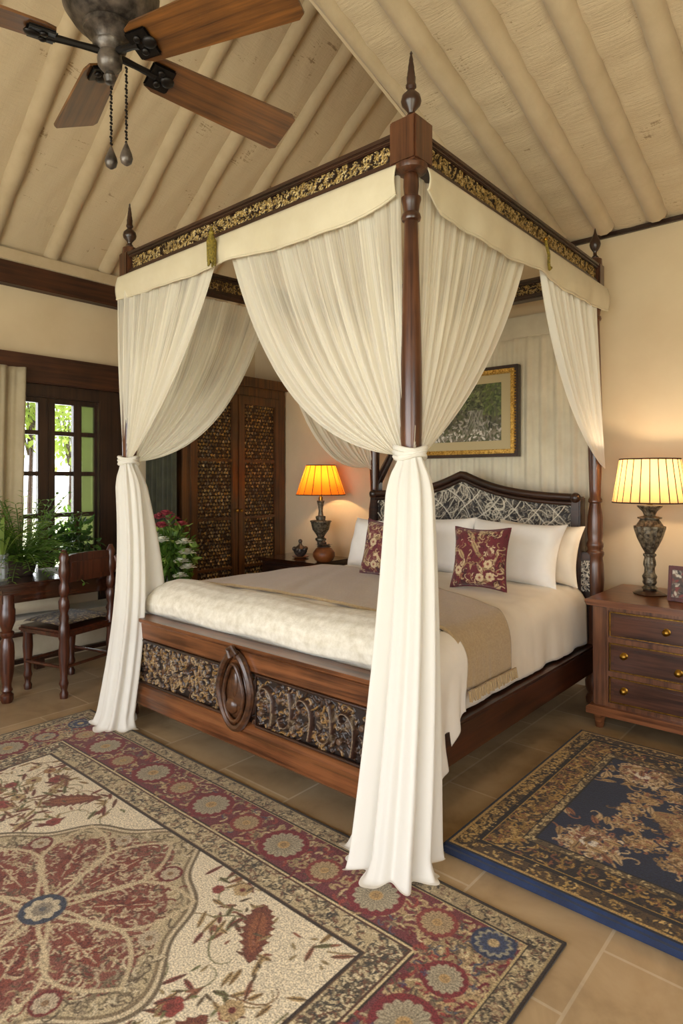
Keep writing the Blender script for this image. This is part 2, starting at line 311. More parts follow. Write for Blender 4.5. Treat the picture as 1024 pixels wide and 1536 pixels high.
# ------------------------------------------------------------------ pattern canvas
def rgb(h): return np.array(hx(h)[:3], np.float32)
class Cv:
    def __init__(s, w, h, res, bg):
        s.w, s.h, s.res = w, h, res; s.nx, s.ny = int(round(w/res))+1, int(round(h/res))+1
        s.x = np.linspace(0, w, s.nx); s.y = np.linspace(0, h, s.ny)
        s.X, s.Y = np.meshgrid(s.x, s.y); s.C = np.zeros((s.ny, s.nx, 3), np.float32)+rgb(bg); s.H = np.zeros((s.ny, s.nx), np.float32)
    def win(s, x0, x1, y0, y1):
        i0, i1 = max(0, int(x0/s.res)), min(s.nx, int(x1/s.res)+2); j0, j1 = max(0, int(y0/s.res)), min(s.ny, int(y1/s.res)+2)
        return (slice(j0, j1), slice(i0, i1)) if i1 > i0 and j1 > j0 else None
    def paint(s, w, m, col, a=1.0, h=None):
        if col is not None:
            k = np.clip(m*a, 0, 1)[..., None]; s.C[w] = s.C[w]*(1-k)+(rgb(col) if isinstance(col, str) else col)*k
        if h is not None: s.H[w] = np.maximum(s.H[w], np.sqrt(np.clip(m, 0, 1))*h)
    def stroke(s, pts, wd, col, h=None, a=1.0, soft=None):
        soft = soft or s.res*.7
        for i in range(len(pts)-1):
            (x0, y0), (x1, y1) = pts[i], pts[i+1]; wa = wd[i] if isinstance(wd, (list, tuple, np.ndarray)) else wd
            r = wa/2+soft; w = s.win(min(x0, x1)-r, max(x0, x1)+r, min(y0, y1)-r, max(y0, y1)+r)
            if not w: continue
            X, Y = s.X[w], s.Y[w]; dx, dy = x1-x0, y1-y0; L = dx*dx+dy*dy+1e-12
            t = np.clip(((X-x0)*dx+(Y-y0)*dy)/L, 0, 1); d = np.hypot(X-x0-t*dx, Y-y0-t*dy)
            s.paint(w, np.clip((wa/2-d)/soft+.5, 0, 1), col, a, None)
            if h is not None: s.H[w] = np.maximum(s.H[w], h*np.sqrt(np.clip(1-(d/(wa/2+soft*.5))**2, 0, 1)))
    def blob(s, cx, cy, r, fn, col, a=1.0, h=None):
        w = s.win(cx-r, cx+r, cy-r, cy+r)
        if not w: return
        X, Y = s.X[w]-cx, s.Y[w]-cy; R = np.hypot(X, Y); T = np.arctan2(Y, X)
        s.paint(w, np.clip((fn(T)*r-R)/(s.res*.9)+.5, 0, 1), col, a, h)
    def disc(s, cx, cy, r, col, a=1.0, h=None): s.blob(cx, cy, r*1.05, lambda T: 1/1.05+0*T, col, a, h)
    def rosette(s, cx, cy, r, n=12, pc='#a89c82', bg='#7a2730', cc='#b08f5e', line='#5d5243'):
        if bg: s.disc(cx, cy, r*1.25, bg)
        s.blob(cx, cy, r, lambda T: .84+.16*np.abs(np.sin(T*n/2)), pc)
        for k in range(n*2):
            a = PI*k/n; s.stroke([(cx+.35*r*math.cos(a), cy+.35*r*math.sin(a)), (cx+.9*r*math.cos(a), cy+.9*r*math.sin(a))], r*.045, line, a=.6)
        s.disc(cx, cy, r*.3, cc); s.disc(cx, cy, r*.16, line, .4)
    def leaf(s, cx, cy, ang, L, W, col, vein=None, ser=0):
        w = s.win(cx-L, cx+L, cy-L, cy+L)
        if not w: return
        X, Y = s.X[w]-cx, s.Y[w]-cy; u = (X*math.cos(ang)+Y*math.sin(ang))/(L/2); v = (-X*math.sin(ang)+Y*math.cos(ang))/(W/2)
        e = np.clip(1-u*u, 0, 1)**.7*(1-.25*u)
        if ser: e = e*(1-ser*np.abs(np.sin(u*14+np.abs(v)*2)))
        s.paint(w, np.clip((e-np.abs(v))*(W/2)/(s.res*.9)+.3, 0, 1)*(np.abs(u) < 1), col)
        if vein: s.stroke([(cx-L*.45*math.cos(ang), cy-L*.45*math.sin(ang)), (cx+L*.4*math.cos(ang), cy+L*.4*math.sin(ang))], s.res*1.1, vein)
    def curl(s, x, y, ang, L, wd, col, h=None, turn=4.5, a=1.0, n=14, taper=True):
        """a scroll: a stroke that tightens into a spiral"""
        pts = [(x, y)]; st = L/n
        for i in range(n):
            ang += turn*(i/n)**1.3*2.2/n; x += st*math.cos(ang); y += st*math.sin(ang); pts.append((x, y)); st *= .97
        s.stroke(pts, [wd*(1-.6*i/n) if taper else wd for i in range(n+1)], col, h, a); return x, y
    def scrolls(s, x0, x1, y0, y1, n, L, wd, cols, r, h=None, a=1.0):
        for _ in range(n):
            s.curl(r.uniform(x0, x1), r.uniform(y0, y1), r.uniform(0, 2*PI), L*r.uniform(.6, 1.3), wd*r.uniform(.7, 1.3), r.choice(cols), h, r.choice((-1, 1))*r.uniform(2.5, 5.5), a, 9)
def W(o, t):
    o.parent = t; o.matrix_parent_inverse = Matrix.Translation(t.location).inverted(); return o
def lerp(a, b, t): return a+(b-a)*t
# ================================================================== THE SETTING
XL, YB, XR, YF = -5.1, 4.45, 2.2, -2.6
XE = -2.115                                    # where the lower rear slope ends and the high slope goes on
def zL(x): return 3.22+.77*(x-XL)
def zB(y): return 3.144+.29*(YB-y)
struct('floor', bx(XL-.2, XR+.2, YF-.2, YB+.2, -.1, 0), 'tile')
w = B(); prism(w, [(XL-.2, 0), (XR+.2, 0), (XR+.2, 3.3), (XE, 3.3), (XE, zL(XE)+.1), (XL, 3.3), (XL-.2, 3.3)], YB, YB+.15)
struct('wall_back', w, 'wall')
WY0, WY1, WZ0, WZ1 = 1.2, 2.74, .55, 2.19
w = B()
for a in ((YF-.2, WY0, 0, 3.3), (WY1, YB+.15, 0, 3.3), (WY0, WY1, 0, WZ0), (WY0, WY1, WZ1, 3.3)): box(w, XL-.22, XL, a[0], a[1], a[2], a[3])
struct('wall_left', w, 'wall')
w = B()
for a in ((YF-.2, -1.9, 0, 5.6), (.9, YB+.15, 0, 5.6), (-1.9, .9, 0, .25), (-1.9, .9, 2.5, 5.6)): box(w, XR, XR+.2, *a)
struct('wall_right', w, 'wall')
w = B()
for a in ((XL-.2, -3.6, 0, 5.7), (1.6, XR+.2, 0, 5.7), (-3.6, 1.6, 0, .25), (-3.6, 1.6, 2.6, 5.7)): box(w, a[0], a[1], YF-.2, YF, a[2], a[3])
struct('wall_front', w, 'wall')
# cloth-lined ceiling, high slope rising from the window wall
n1, n2 = 200, 50
Yg, Xg = np.meshgrid(np.linspace(YF-.1, YB+.05, n1), np.linspace(XL-.1, XE+.02, n2), indexing='ij')
ra_y = [1.81+.46*k for k in range(-10, 7)]
sag = .028*np.abs(np.sin((Yg-1.81)/.46*PI))**.7
rg = np.random.RandomState(3)
P = np.stack([Xg, Yg, zL(Xg)+.03-sag+.006*np.sin(Yg*40+4*np.sin(Xg*3))*np.sin(Xg*23)], -1)
cl = grid_mesh('ceiling', P, 'ceily', thick=.03); cl['kind'] = 'structure'
def rafter(p0, p1, r, par, mat='rafter'):
    b = B(); n = 26; p0, p1 = Vector(p0), Vector(p1); q = rnd.uniform(0, 9)
    tube(b, [p0.lerp(p1, i/n)+Vector((0, 0, .006*math.sin(i*1.3+q))) for i in range(n+1)], [r*(1+.03*math.sin(i*2.1+q)+.04*rnd.random()) for i in range(n+1)], 10)
    return obj('rafter', b, mat, par)
for y in ra_y:
    if YF < y < YB: rafter((XL+.02, y, zL(XL+.02)+.006), (XE, y, zL(XE)+.006), .062, cl)
# lower rear slope
n1, n2 = 110, 200
Yg, Xg = np.meshgrid(np.linspace(YF-.1, YB+.06, n1), np.linspace(XE, XR+.1, n2), indexing='ij')
rb_x = [-1.77+.325*k for k in range(0, 12)]
sag = .03*np.abs(np.sin((Xg+1.77)/.325*PI))**.7
P = np.stack([Xg, Yg, zB(Yg)+.03-sag+.006*np.sin(Yg*31+3*np.sin(Xg*5))+.004*np.sin(Yg*9+Xg*3)], -1)
cb = grid_mesh('ceiling', P, 'ceilx', thick=.03); cb['kind'] = 'structure'
for x in rb_x:
    if x < XR: rafter((x, YB-.07, zB(YB)+.01), (x, YF, zB(YF)+.01), .062, cb)
rafter((XE+.05, YB-.01, zB(YB)+.02), (XE+.05, YF, zB(YF)+.02), .05, cb)
w = B(); prism(w, [(YF, zB(YF)), (YB, zB(YB)), (YB, zL(XE)+.1), (YF, zL(XE)+.1)], XE-.02, XE, 'x'); struct('wall_upper', w, 'wall')
# trim on the window wall and at the plate
struct('trim_1', bx(XL, XL+.09, YF, YB, 3.1, 3.2, .01), 'rafter')
struct('trim_2', bx(XL, XL+.1, YF, YB, 2.93, 3.1, .008), 'beam')
struct('trim_3', bx(XL, XL+.09, .8, 3.12, 2.2, 2.42, .01), 'beam')
struct('trim_4', bx(-3.3, XR, YB-.03, YB, 3.1, 3.13, .005), 'dark')
struct('baseboard_left', bx(XL, XL+.02, YF, YB, 0, .1), 'wall'); struct('baseboard_back', bx(XL, XR, YB-.02, YB, 0, .1), 'wall')
# window of the window wall
wn = bpy.data.objects.new('window_1', None); COL.objects.link(wn); wn.location = (XL, 1.95, WZ0); wn['kind'] = 'structure'
fb = B(); xo, xi = XL-.1, XL+.03
for y0, y1, z0, z1 in ((WY0-.02, 1.28, WZ0, 2.2), (2.68, 2.93, .1, 2.2), (WY0, 2.9, 2.1, 2.2), (WY0, 2.75, WZ0-.04, WZ0+.06)): box(fb, xo, xi, y0, y1, z0, z1, .008)
W(struct('window_frame', fb, 'frame', wn), wn)
def sash(y0, y1, bw, x0=XL-.07, x1=XL-.02, gm='glass', bars=(1.82, 1.49, 1.15, .87)):
    b = B()
    for a in ((y0, y0+bw, .6, 2.11), (y1-bw, y1, .6, 2.11), (y0, y1, 2.06, 2.12), (y0, y1, .6, .68)): box(b, x0, x1, *a, .005)
    for z in bars: box(b, x0+.008, x1-.008, y0+bw*.5, y1-bw*.5, z-.017, z+.017, .003)
    s = W(struct('sash', b, 'frame', wn), wn); g = struct('pane', bx(x0+.02, x0+.026, y0+bw*.6, y1-bw*.6, .65, 2.08), gm, s)
sash(1.28, 1.78, .05); sash(1.78, 2.265, .075); sash(2.265, 2.54, .06); sash(2.52, 2.69, .028, gm='gglass')
# unglazed openings out of view, added to let fill light into the room
for nm, x0, x1, y0, y1 in (('fill_window_2', -3.6, 1.6, YF-.12, YF-.06), ('fill_window_3', XR+.06, XR+.12, -1.9, .9)):
    e = bpy.data.objects.new(nm, None); COL.objects.link(e); e.location = ((x0+x1)/2, (y0+y1)/2, .25); e['kind'] = 'structure'
    f = B(); lx, ly = x1-x0, y1-y0; top = 2.6 if nm == 'fill_window_2' else 2.5
    if lx > ly:
        for i in range(6): box(f, x0+(lx-.07)*i/5, x0+(lx-.07)*i/5+.07, y0, y1, .25, top)
    else:
        for i in range(4): box(f, x0, x1, y0+(ly-.07)*i/3, y0+(ly-.07)*i/3+.07, .25, top)
    box(f, x0, x1, y0, y1, .25, .32); box(f, x0, x1, y0, y1, top-.08, top)
    W(struct('window_frame', f, 'frame', e), e)
# garden outside
m, nt, b_, o_ = newmat('lawn'); n = N(nt, 'ShaderNodeTexNoise', Scale=1.3, Detail=6.0); nt.links.new(coords(nt), n.inputs['Vector'])
nt.links.new(ramp(nt, n.outputs[0], [(.35, hx('#a5ad72')), (.6, hx('#e0dfba'))]), b_.inputs['Base Color']); M['lawn'] = m
struct('ground', bx(-60, 60, -60, 60, -.6, -.12), 'lawn')

def leafquad(bm, p, d, up, L, Wd):
    s = d.cross(up); s = s.normalized() if s.length > 1e-5 else Vector((1, 0, 0)); nrm = s.cross(d)
    a = bm.verts.new(p); b = bm.verts.new(p+d*L*.45+s*Wd/2+nrm*L*.04); c = bm.verts.new(p+d*L-nrm*L*.1); e = bm.verts.new(p+d*L*.45-s*Wd/2+nrm*L*.04)
    bm.faces.new((a, b, c)); bm.faces.new((a, c, e))
def rdir(r): 
    v = Vector((r.gauss(0, 1), r.gauss(0, 1), r.gauss(0, 1))); return v.normalized()
def foliage(n, c, rad, L, Wd, r, inner=.3, droop=0):
    b = B()
    for _ in range(n):
        d = rdir(r); k = r.uniform(inner, 1); p = Vector((c[0]+d.x*rad[0]*k, c[1]+d.y*rad[1]*k, c[2]+d.z*rad[2]*k))
        dd = (d+rdir(r)*.8+Vector((0, 0, -droop))).normalized(); leafquad(b, p, dd, rdir(r), L*r.uniform(.6, 1.3), Wd*r.uniform(.7, 1.2))
    return b
r = random.Random(11)
def tree(name, label, cat, loc, h, rad, n, L, mat, tr=.09, group=None):
    t = thing(name, label, cat, loc, group=group)
    b = B(); tube(b, [(0, 0, -.15), (.03, 0, h*.5), (0, .05, h)], [tr, tr*.8, tr*.4], 8)
    for k in range(4):
        d = rdir(r); tube(b, [(0, 0, h*.7), (d.x*rad[0]*.4, d.y*rad[1]*.4, h+.1), (d.x*rad[0]*.7, d.y*rad[1]*.7, h+.3*d.z)], [tr*.4, tr*.25, .01], 6)
    obj('trunk', b, 'darkz', t); obj('foliage', foliage(n, (0, 0, h), rad, L, L*.45, r), mat, t, smooth=False)
# seen through the sashes: (distance beyond the wall, along it)
tree('garden_tree', 'tree with hanging green leaves outside the window, seen through the left pane', 'tree', (-6.9, 2.85, -.12), 2.6, (.45, .5, .75), 1000, .12, 'leafy', .035)
tree('garden_tree', 'leafy tree outside the window, seen through the upper middle pane', 'tree', (-8.6, 4.1, -.12), 2.5, (.5, .55, .85), 1400, .11, 'leafy', .035)
tree('garden_tree', 'tall garden tree with dense crown closing the view at the top of the window', 'tree', (-10.5, 5.3, -.12), 3.7, (1.6, 1.3, .9), 1800, .16, 'leafy')
tree('garden_bush', 'low green bush outside, behind the lowest panes of the window', 'bush', (-7.4, 3.65, -.12), .75, (.35, .3, .55), 800, .08, 'leaf', .02)
tree('garden_bush', 'dark shrub outside beside the green pane of the window', 'bush', (-8.6, 5.0, -.12), 1.2, (.6, .3, 1.3), 1100, .1, 'leaf', .03)

# ================================================================== THE BED
bed = thing('four_poster_bed', 'large carved dark wood four poster canopy bed standing on the tiled floor', 'bed', (-2.48, 3.1, 0))
PN, PL, PR, PB = (-1.427, 2.061), (-3.527, 2.061), (-1.43, 4.15), (-3.245, 4.15)   # posts
RZ0, RZ1 = 2.69, 2.83
post = [(.055, 0), (.058, .03), (.045, .06), (.06, .1), (.062, .14), (.05, .17), (.056, .2), (.056, .62), (.048, .68), (.052, .74), (.056, .8), (.052, .9), (.047, .94), (.056, .96), (.056, .975), (.047, .985), (.047, 1.0), (.053, 1.012), (.053, 1.03), (.044, 1.05),
        (.05, 1.1), (.047, 1.2), (.036, 1.27), (.034, 1.29), (.043, 1.3), (.043, 1.315), (.034, 1.33), (.036, 1.4), (.041, 1.52), (.0445, 1.7), (.043, 1.9), (.038, 2.1), (.032, 2.3), (.027, 2.47), (.036, 2.475), (.04, 2.485), (.036, 2.5), (.03, 2.505), (.035, 2.54), (.04, 2.555), (.04, 2.565), (.03, 2.57), (.028, 2.58), (.031, 2.61), (.03, 2.65), (.02, 2.665), (.014, 2.67), (.014, 2.70)]
spire = [(.02, 0), (.022, .012), (.013, .025), (.016, .035), (.037, .06), (.041, .075), (.036, .095), (.016, .115), (.013, .12), (.021, .13), (.021, .138), (.017, .145), (.018, .17), (.015, .178), (.016, .182), (.012, .205), (.013, .208), (.008, .235), (.009, .238), (.004, .26), (.006, .265), (.001, .275)]
tear = [(.022, 0), (.024, .01), (.012, .025), (.011, .045), (.018, .055), (.03, .075), (.035, .095), (.03, .12), (.018, .145), (.01, .165), (.004, .19), (.001, .2)]
for (x, y), fin, lab in ((PN, spire, 0), (PL, spire, 0), (PR, tear, 0), (PB, tear, 0)):
    p = W(obj('post', lathe(B(), post, (x, y, 0), 24), 'bedz', bed), bed)
    k_ = .062 if (x, y) == PN else .045; top_ = RZ1+.03 if (x, y) == PN else RZ1+.005
    cb_ = B(); box(cb_, x-k_, x+k_, y-k_, y+k_, RZ0-.005, top_, .008)
    lathe(cb_, [(.045, RZ0-.03), (k_, RZ0-.02), (k_+.004, RZ0-.005), (k_+.004, RZ0)], (x, y, 0), 20)
    lathe(cb_, [(.045, top_-.01), (.042, RZ1+.04), (.025, RZ1+.05), (.02, RZ1+.055)], (x, y, 0), 20)
    obj('corner_block', cb_, 'bedz', p); obj('finial', lathe(B(), fin, (x, y, RZ1+.045), 20), 'darkz', p)
# canopy rails with gilded fretwork
def fret(L, H, res, bg, cols, wd, Ls, dens, hh, seed):
    r = random.Random(seed); c = Cv(L, H, res, bg)
    c.scrolls(0, L, 0, H, int(L*H*dens), Ls, wd, cols, r, hh); return c
def panel(c, org, ux, uz, nrm, name, mat, par, depth=1.0):
    o_, ux, uz, nn = [np.array(v, float) for v in (org, ux, uz, nrm)]
    P = o_+c.X[..., None]*ux+c.Y[..., None]*uz+c.H[..., None]*nn*depth
    e = grid_mesh(name, P, mat, None, c.C); return W(e, par) if par else e
M['fret'] = vcol('gilded_fretwork', .42, 300, .3, .2, .45)
def rail(p, q, inner_only=False, faces=(1,)):
    (x0, y0), (x1, y1) = p, q; d = Vector((x1-x0, y1-y0, 0)); L = d.length; d.normalize(); nrm = Vector((d.y, -d.x, 0))
    b = B(); T = Matrix.Translation((x0, y0, 0)) @ Matrix(((d.x, nrm.x, 0, 0), (d.y, nrm.y, 0, 0), (0, 0, 1, 0), (0, 0, 0, 1)))
    for a in ((0, L, -.02, .02, RZ0+.01, RZ1-.01), (0, L, -.04, .04, RZ1-.022, RZ1), (0, L, -.034, .034, RZ1-.035, RZ1-.02), (0, L, -.032, .032, RZ0+.014, RZ0+.034), (0, L, -.04, .04, RZ0, RZ0+.016)): box(b, *a, .004, T)
    bmesh.ops.recalc_face_normals(b, faces=b.faces[:])
    rl = W(obj('canopy_rail', b, 'dark', bed), bed)
    for k, f in enumerate(faces):
        c = fret(L-.14, RZ1-RZ0-.07, .0024, '#25150c', ['#b89a5c', '#cbb27c', '#957a45'], .0034, .03, 6400, .006, int(L*100)+k)
        o0 = Vector((x0, y0, RZ0+.034))+d*.07+nrm*f*.021
        e = panel(c, o0, d, (0, 0, 1), nrm*f, 'fretwork', 'fret', None); e.parent = rl; e['label'] = 'gilded scrolling fretwork strip'
    return rl
rail(PL, PN, faces=(1,)); rail(PN, PR, faces=(1,)); rail(PL, PB, faces=(1,)); rail(PR, PB, faces=(-1,))
# footboard
FY = 2.03
fb = B()
prism(fb, [(FY-.03, .12), (FY-.045, .135), (FY-.045, .2), (FY-.03, .215), (FY-.028, .235), (FY-.012, .25), (FY, .255), (FY, .5), (FY-.012, .505), (FY-.022, .515), (FY-.022, .6), (FY-.035, .612), (FY-.035, .63), (FY+.07, .63), (FY+.07, .12)], PL[0]+.02, PN[0]-.02, 'x')
W(obj('footboard', fb, 'foot', bed), bed)
c = Cv(1.96, .245, .003, '#1f130d'); rr = random.Random(5)
c.scrolls(0, 1.96, 0, .245, 520, .06, .008, ['#3a2311', '#553720', '#876638'], rr, .012)
c.scrolls(0, .85, 0, .245, 190, .05, .0045, ['#a88c62', '#7c6140'], rr, .014)
for k in range(7):          # big leafy volutes towards the near end
    x = 1.16+.125*k; s_ = 1 if k % 2 else -1
    c.curl(x-.02, .122-s_*.09, s_*1.35, .38, .024, '#3a241a', .03, s_*5.0, n=26)
    c.curl(x-.02, .122-s_*.09, s_*1.35, .38, .006, '#7d6a54', .034, s_*5.0, n=26)
    for q in range(5):
        an = rr.uniform(0, 6.3); c.leaf(x+.045*math.cos(an), .122+.06*math.sin(an), an, .07, .02, '#4a3828', '#8a7860')
    c.disc(x+.04, .12+s_*.045, .014, '#5d4634', 1, .03)
panel(c, (-3.46, FY-.001, .2525), (1, 0, 0), (0, 0, 1), (0, -1, 0), 'carved_panel', vcol('carved_wood', .45, 200, .3, .3, 0, coat=.15), bed)
b = B()                       # egg-shaped medallion that breaks the top moulding
mx_, mz = -2.43, .405
tube(b, [(mx_+(.122+.02*math.sin(a))*math.cos(a)*(1 if math.sin(a) < 0 else 1-.35*math.sin(a)), FY-.04, mz+.185*math.sin(a)) for a in [2*PI*i/36 for i in range(36)]], .02, 8, True)
tube(b, [(mx_+.075*math.cos(a)*(1 if math.sin(a) < 0 else 1-.35*math.sin(a)), FY-.05, mz-.01+.14*math.sin(a)) for a in [2*PI*i/30 for i in range(30)]], .01, 8, True)
ball(b, (mx_, FY+.005, mz-.02), .104, (1, .58, 1.5)); ball(b, (mx_-.012, FY-.045, mz-.075), .042, (1, .6, 1)); ball(b, (mx_+.01, FY-.045, mz+.03), .03, (.8, .5, 2.4))
tube(b, [(mx_-.02, FY-.05, mz+.16), (mx_-.035, FY-.055, mz+.2), (mx_, FY-.06, mz+.215), (mx_+.03, FY-.055, mz+.19), (mx_+.01, FY-.05, mz+.16)], [.016, .014, .014, .012, .008], 8)
W(obj('medallion', b, 'bed', bed), bed)
b = B()
for x0, x1 in ((-3.475, mx_-.13), (mx_+.13, -1.485)):
    pts_ = [(x0, .262), (x0+.02, .254), (x1, .254), (x1, .5), (x0+.02, .5), (x0, .49)] if x0 < -3 else [(x0, .254), (x1-.02, .254), (x1, .262), (x1, .49), (x1-.02, .5), (x0, .5)]
    tube(b, [(x, FY-.016, z) for x, z in pts_], .008, 8, True)
W(obj('panel_moulding', b, 'dark', bed), bed)
# side rails, head parts
W(obj('side_rail', bx(-1.465, -1.4, 2.1, 4.13, .22, .385, .01), 'bedy', bed), bed); b = B()
T = Matrix.Translation((-3.527, 2.06, 0)) @ Matrix.Rotation(-math.atan2(.282, 2.09), 4, 'Z'); box(b, -.03, .035, .05, 2.08, .22, .385, .01, T); W(obj('side_rail', b, 'bedy', bed), bed)
W(obj('slat_base', bx(-3.44, -1.47, 2.12, 4.1, .3, .36), 'bedy', bed), bed)
def crest(x): return 1.335+.165*np.exp(-(np.abs(x+2.37)/.3)**1.15)
hx0, hx1 = -3.2, -1.53
xs = np.linspace(hx0, hx1, 50); hb = B()
prism(hb, [(hx0, .5)]+[(x, float(crest(x))-.03) for x in xs]+[(hx1, .5)], 4.1, 4.16)
for s, (x, ) in enumerate(((hx0,), (hx1,))): box(hb, x-.03, x+.03, 4.07, 4.17, .4, 1.33, .008)
W(obj('headboard', hb, 'dark', bed), bed)
b = B(); 
for off, rr_ in ((0, .026), (-.04, .016)): tube(b, [(x, 4.085, float(crest(x))-.015+off) for x in xs], rr_, 10)
for x in (hx0, hx1): ball(b, (x, 4.075, 1.325), .034)
W(obj('crest_moulding', b, 'dark', bed), bed)
c = Cv(1.6, .85, .0045, '#1b1310'); rr = random.Random(9)
c.scrolls(0, 1.6, .2, .85, 2300, .07, .0045, ['#a39a88', '#7d7466', '#5a5145'], rr, .005)
for k in range(16):
    x = -.75+k*.155
    for s_ in (1, -1): c.stroke([(x+t*.75+.03*math.sin(t*9), t*.85) for t in np.linspace(0, 1, 20)] if s_ > 0 else [(x+.75-t*.75+.03*math.sin(t*9), t*.85) for t in np.linspace(0, 1, 20)], .0056, '#cfc6b4', .01)
for k in range(130): 
    x, y, q = rr.uniform(.05, 1.55), rr.uniform(.25, .85), rr.uniform(.04, .075); a0 = rr.uniform(0, 6)
    c.stroke([(x+q*math.cos(a0+t), y+q*math.sin(a0+t)) for t in np.linspace(0, 4.5, 16)], .005, '#c2b8a4', .009)
x_ = hx0+.035+c.X/1.6*(hx1-hx0-.07); zt = crest(x_)-.07
P = np.stack([x_, 4.098-c.H, .5+c.Y/.85*(zt-.5)], -1)
M['lat'] = vcol('lattice_carving', .5, 200, .25, .2)
W(grid_mesh('lattice_panel', P, 'lat', bed, c.C), bed)
for x0, x1 in ((-1.53, -1.44), (-3.23, -3.2)):
    W(obj('head_wing', bx(x0, x1, 4.1, 4.15, .4, .97, .006), 'dark', bed), bed)
c2 = Cv(.085, .2, .0035, '#1b1310'); c2.scrolls(0, .085, 0, .2, 70, .06, .005, ['#c2b8a4', '#9a9080'], rr, .005)
panel(c2, (-1.53, 4.097, .72), (1, 0, 0), (0, 0, 1), (0, -1, 0), 'lattice_panel', 'lat', bed)
b = B(); T = lambda p: p
tube(b, [(-3.27, 4.2, .5), (-3.262, 4.2, 1.0), (-3.25, 4.2, 1.42)], [.05, .05, .05], 4); W(obj('head_upright', b, 'darkz', bed), bed)
b = B(); tube(b, [(-3.26, 4.2, 1.4), (-3.1, 4.2, 1.66), (-2.98, 4.2, 1.86)], [.045, .035, .035], 4)
tube(b, [(-3.22, 4.165, 1.41), (-2.95, 4.165, 1.85)], .012, 6)
W(obj('diagonal_brace', b, 'dark', bed), bed)

# ---- mattress and bedding
mt = bx(-3.42, -1.5, 2.14, 4.06, .362, .73, .06); tag(obj('mattress', mt, 'sheet'), 'thick mattress of the four poster bed under the bedding', 'mattress')
def section(zbL, zbR, e, xl, xr, zt, n=90, r=.12, hang=.03):
    pts = []
    pts += [(xl-hang-e, zbL+(zt-r-zbL)*t) for t in np.linspace(0, 1, 12)]
    pts += [(xl-hang-e+(r+hang*.0)*(1-math.cos(a)), zt-r+(r+e)*math.sin(a)) for a in np.linspace(0, PI/2, 9)[1:]]
    xa, xb = pts[-1][0], xr+hang+e-r
    pts += [(lerp(xa, xb, t), zt+e+.035*math.sin(PI*t)**.7) for t in np.linspace(0, 1, 24)[1:-1]]
    pts += [(xr+hang+e-r+r*math.sin(a), zt-r+(r+e)*math.cos(a)) for a in np.linspace(0, PI/2, 9)]
    pts += [(xr+hang+e, lerp(zt-r, zbR, t)) for t in np.linspace(0, 1, 14)[1:]]
    p = np.array(pts); s = np.r_[0, np.cumsum(np.hypot(*np.diff(p, axis=0).T))]; t = np.linspace(0, s[-1], n)
    return np.interp(t, s, p[:, 0]), np.interp(t, s, p[:, 1])
def wob(seed, n=6):
    g = np.random.RandomState(seed); a = g.rand(n)*6.28; f = g.rand(n)*26+6; return lambda y: sum(np.sin(f[i]*y+a[i]) for i in range(n))/n
def cover(name, mat, y0, y1, e, zbl, zbr, ny=70, nx=150, th=.012, sd=1, fold=.02, hang=.03, wr=.004, ya=None, yb=None):
    f1, f2, f3 = wob(sd), wob(sd+1), wob(sd+2); R = []
    for j in range(ny):
        t = j/(ny-1); y = lerp(y0, y1, t)
        x, z = section(zbl(y), zbr(y), e, lerp(-3.43, -3.27, (y-2.1)/2), -1.49, .75, nx, hang=hang)
        drop = np.clip((.7-z)/.4, 0, 1)
        side = np.where(x > -2.4, 1, -1)
        x2 = x+side*drop*fold*(.5+f1(y*1.6)+.35*f2(y*3))
        z2 = z+wr*(f3(x*1.5+y)+f2(y*1.2-x*.7))*(1-drop)
        u = np.linspace(0, 1, nx); yy = y+0*x
        if ya: yy = lerp(ya(u, x), yb(u, x), t)
        yy = yy+drop*.012*f2(y*2)
        R.append(np.stack([x2, yy, z2], -1))
    return grid_mesh(name, np.array(R), mat, thick=th)
sm = lambda a, b, t: (lambda q: q*q*(3-2*q))(min(1, max(0, (t-a)/(b-a))))
dv = cover('duvet', 'sheet', 2.2, 4.06, .01, lambda y: .42, lambda y: lerp(.41, .40, sm(2.4, 2.6, y)), sd=3, fold=.022, hang=.02, wr=.009)
tag(dv, 'cream duvet spread over the bed mattress, hanging at the sides above the side rail', 'duvet')
# corner of the cream spread that drops past the side rail at the foot
R = []; f1 = wob(44)
for j in range(40):
    t = j/39; y = lerp(2.15, 2.45, t); x, z = section(.7, lerp(.2, .42, sm(.1, 1, t)**1.1), .012, -3.4, -1.49, .75, 260, hang=.08)
    k = x > -1.51; x, z = x[k], z[k]; m_ = 60; s = np.linspace(0, 1, len(x)); tt = np.linspace(0, 1, m_); x, z = np.interp(tt, s, x), np.interp(tt, s, z)
    dr = np.clip((.62-z)/.4, 0, 1); x = x+dr*(.018*np.sin(y*46)+.012*f1(y*4)); R.append(np.stack([x, y+dr*.03*np.sin(z*9)+0*x, z+dr*.012*np.sin(y*60)], -1))
tag(grid_mesh('bedspread', np.array(R), 'duvet', thick=.01), 'cream bedspread corner hanging low over the side rail beside the near curtain', 'bedspread')
th = cover('throw_blanket', 'throw', 2.42, 3.2, .03, lambda y: .5, lambda y: .50+.02*math.sin(y*6), sd=12, fold=.008, hang=.05, th=.016, wr=.003,
           ya=lambda u, x: 2.42+0*x, yb=lambda u, x: np.interp(x, [-3.4, -2.7, -1.95, -1.5, -1.4], [3.6, 3.42, 3.12, 2.95, 2.88]))
tag(th, 'tan woollen throw laid across the bed with a thick fringe hanging at the side', 'throw blanket')
b = B(); rr = random.Random(2)
for k in range(70):
    y = 2.43+.46*k/69; tube(b, [(-1.378+rr.uniform(-.004, .004), y, .52), (-1.372+rr.uniform(-.006, .006), y+rr.uniform(-.006, .006), .478-.01*rr.random())], [.007, .004], 5)
obj('fringe', b, 'throw', th)
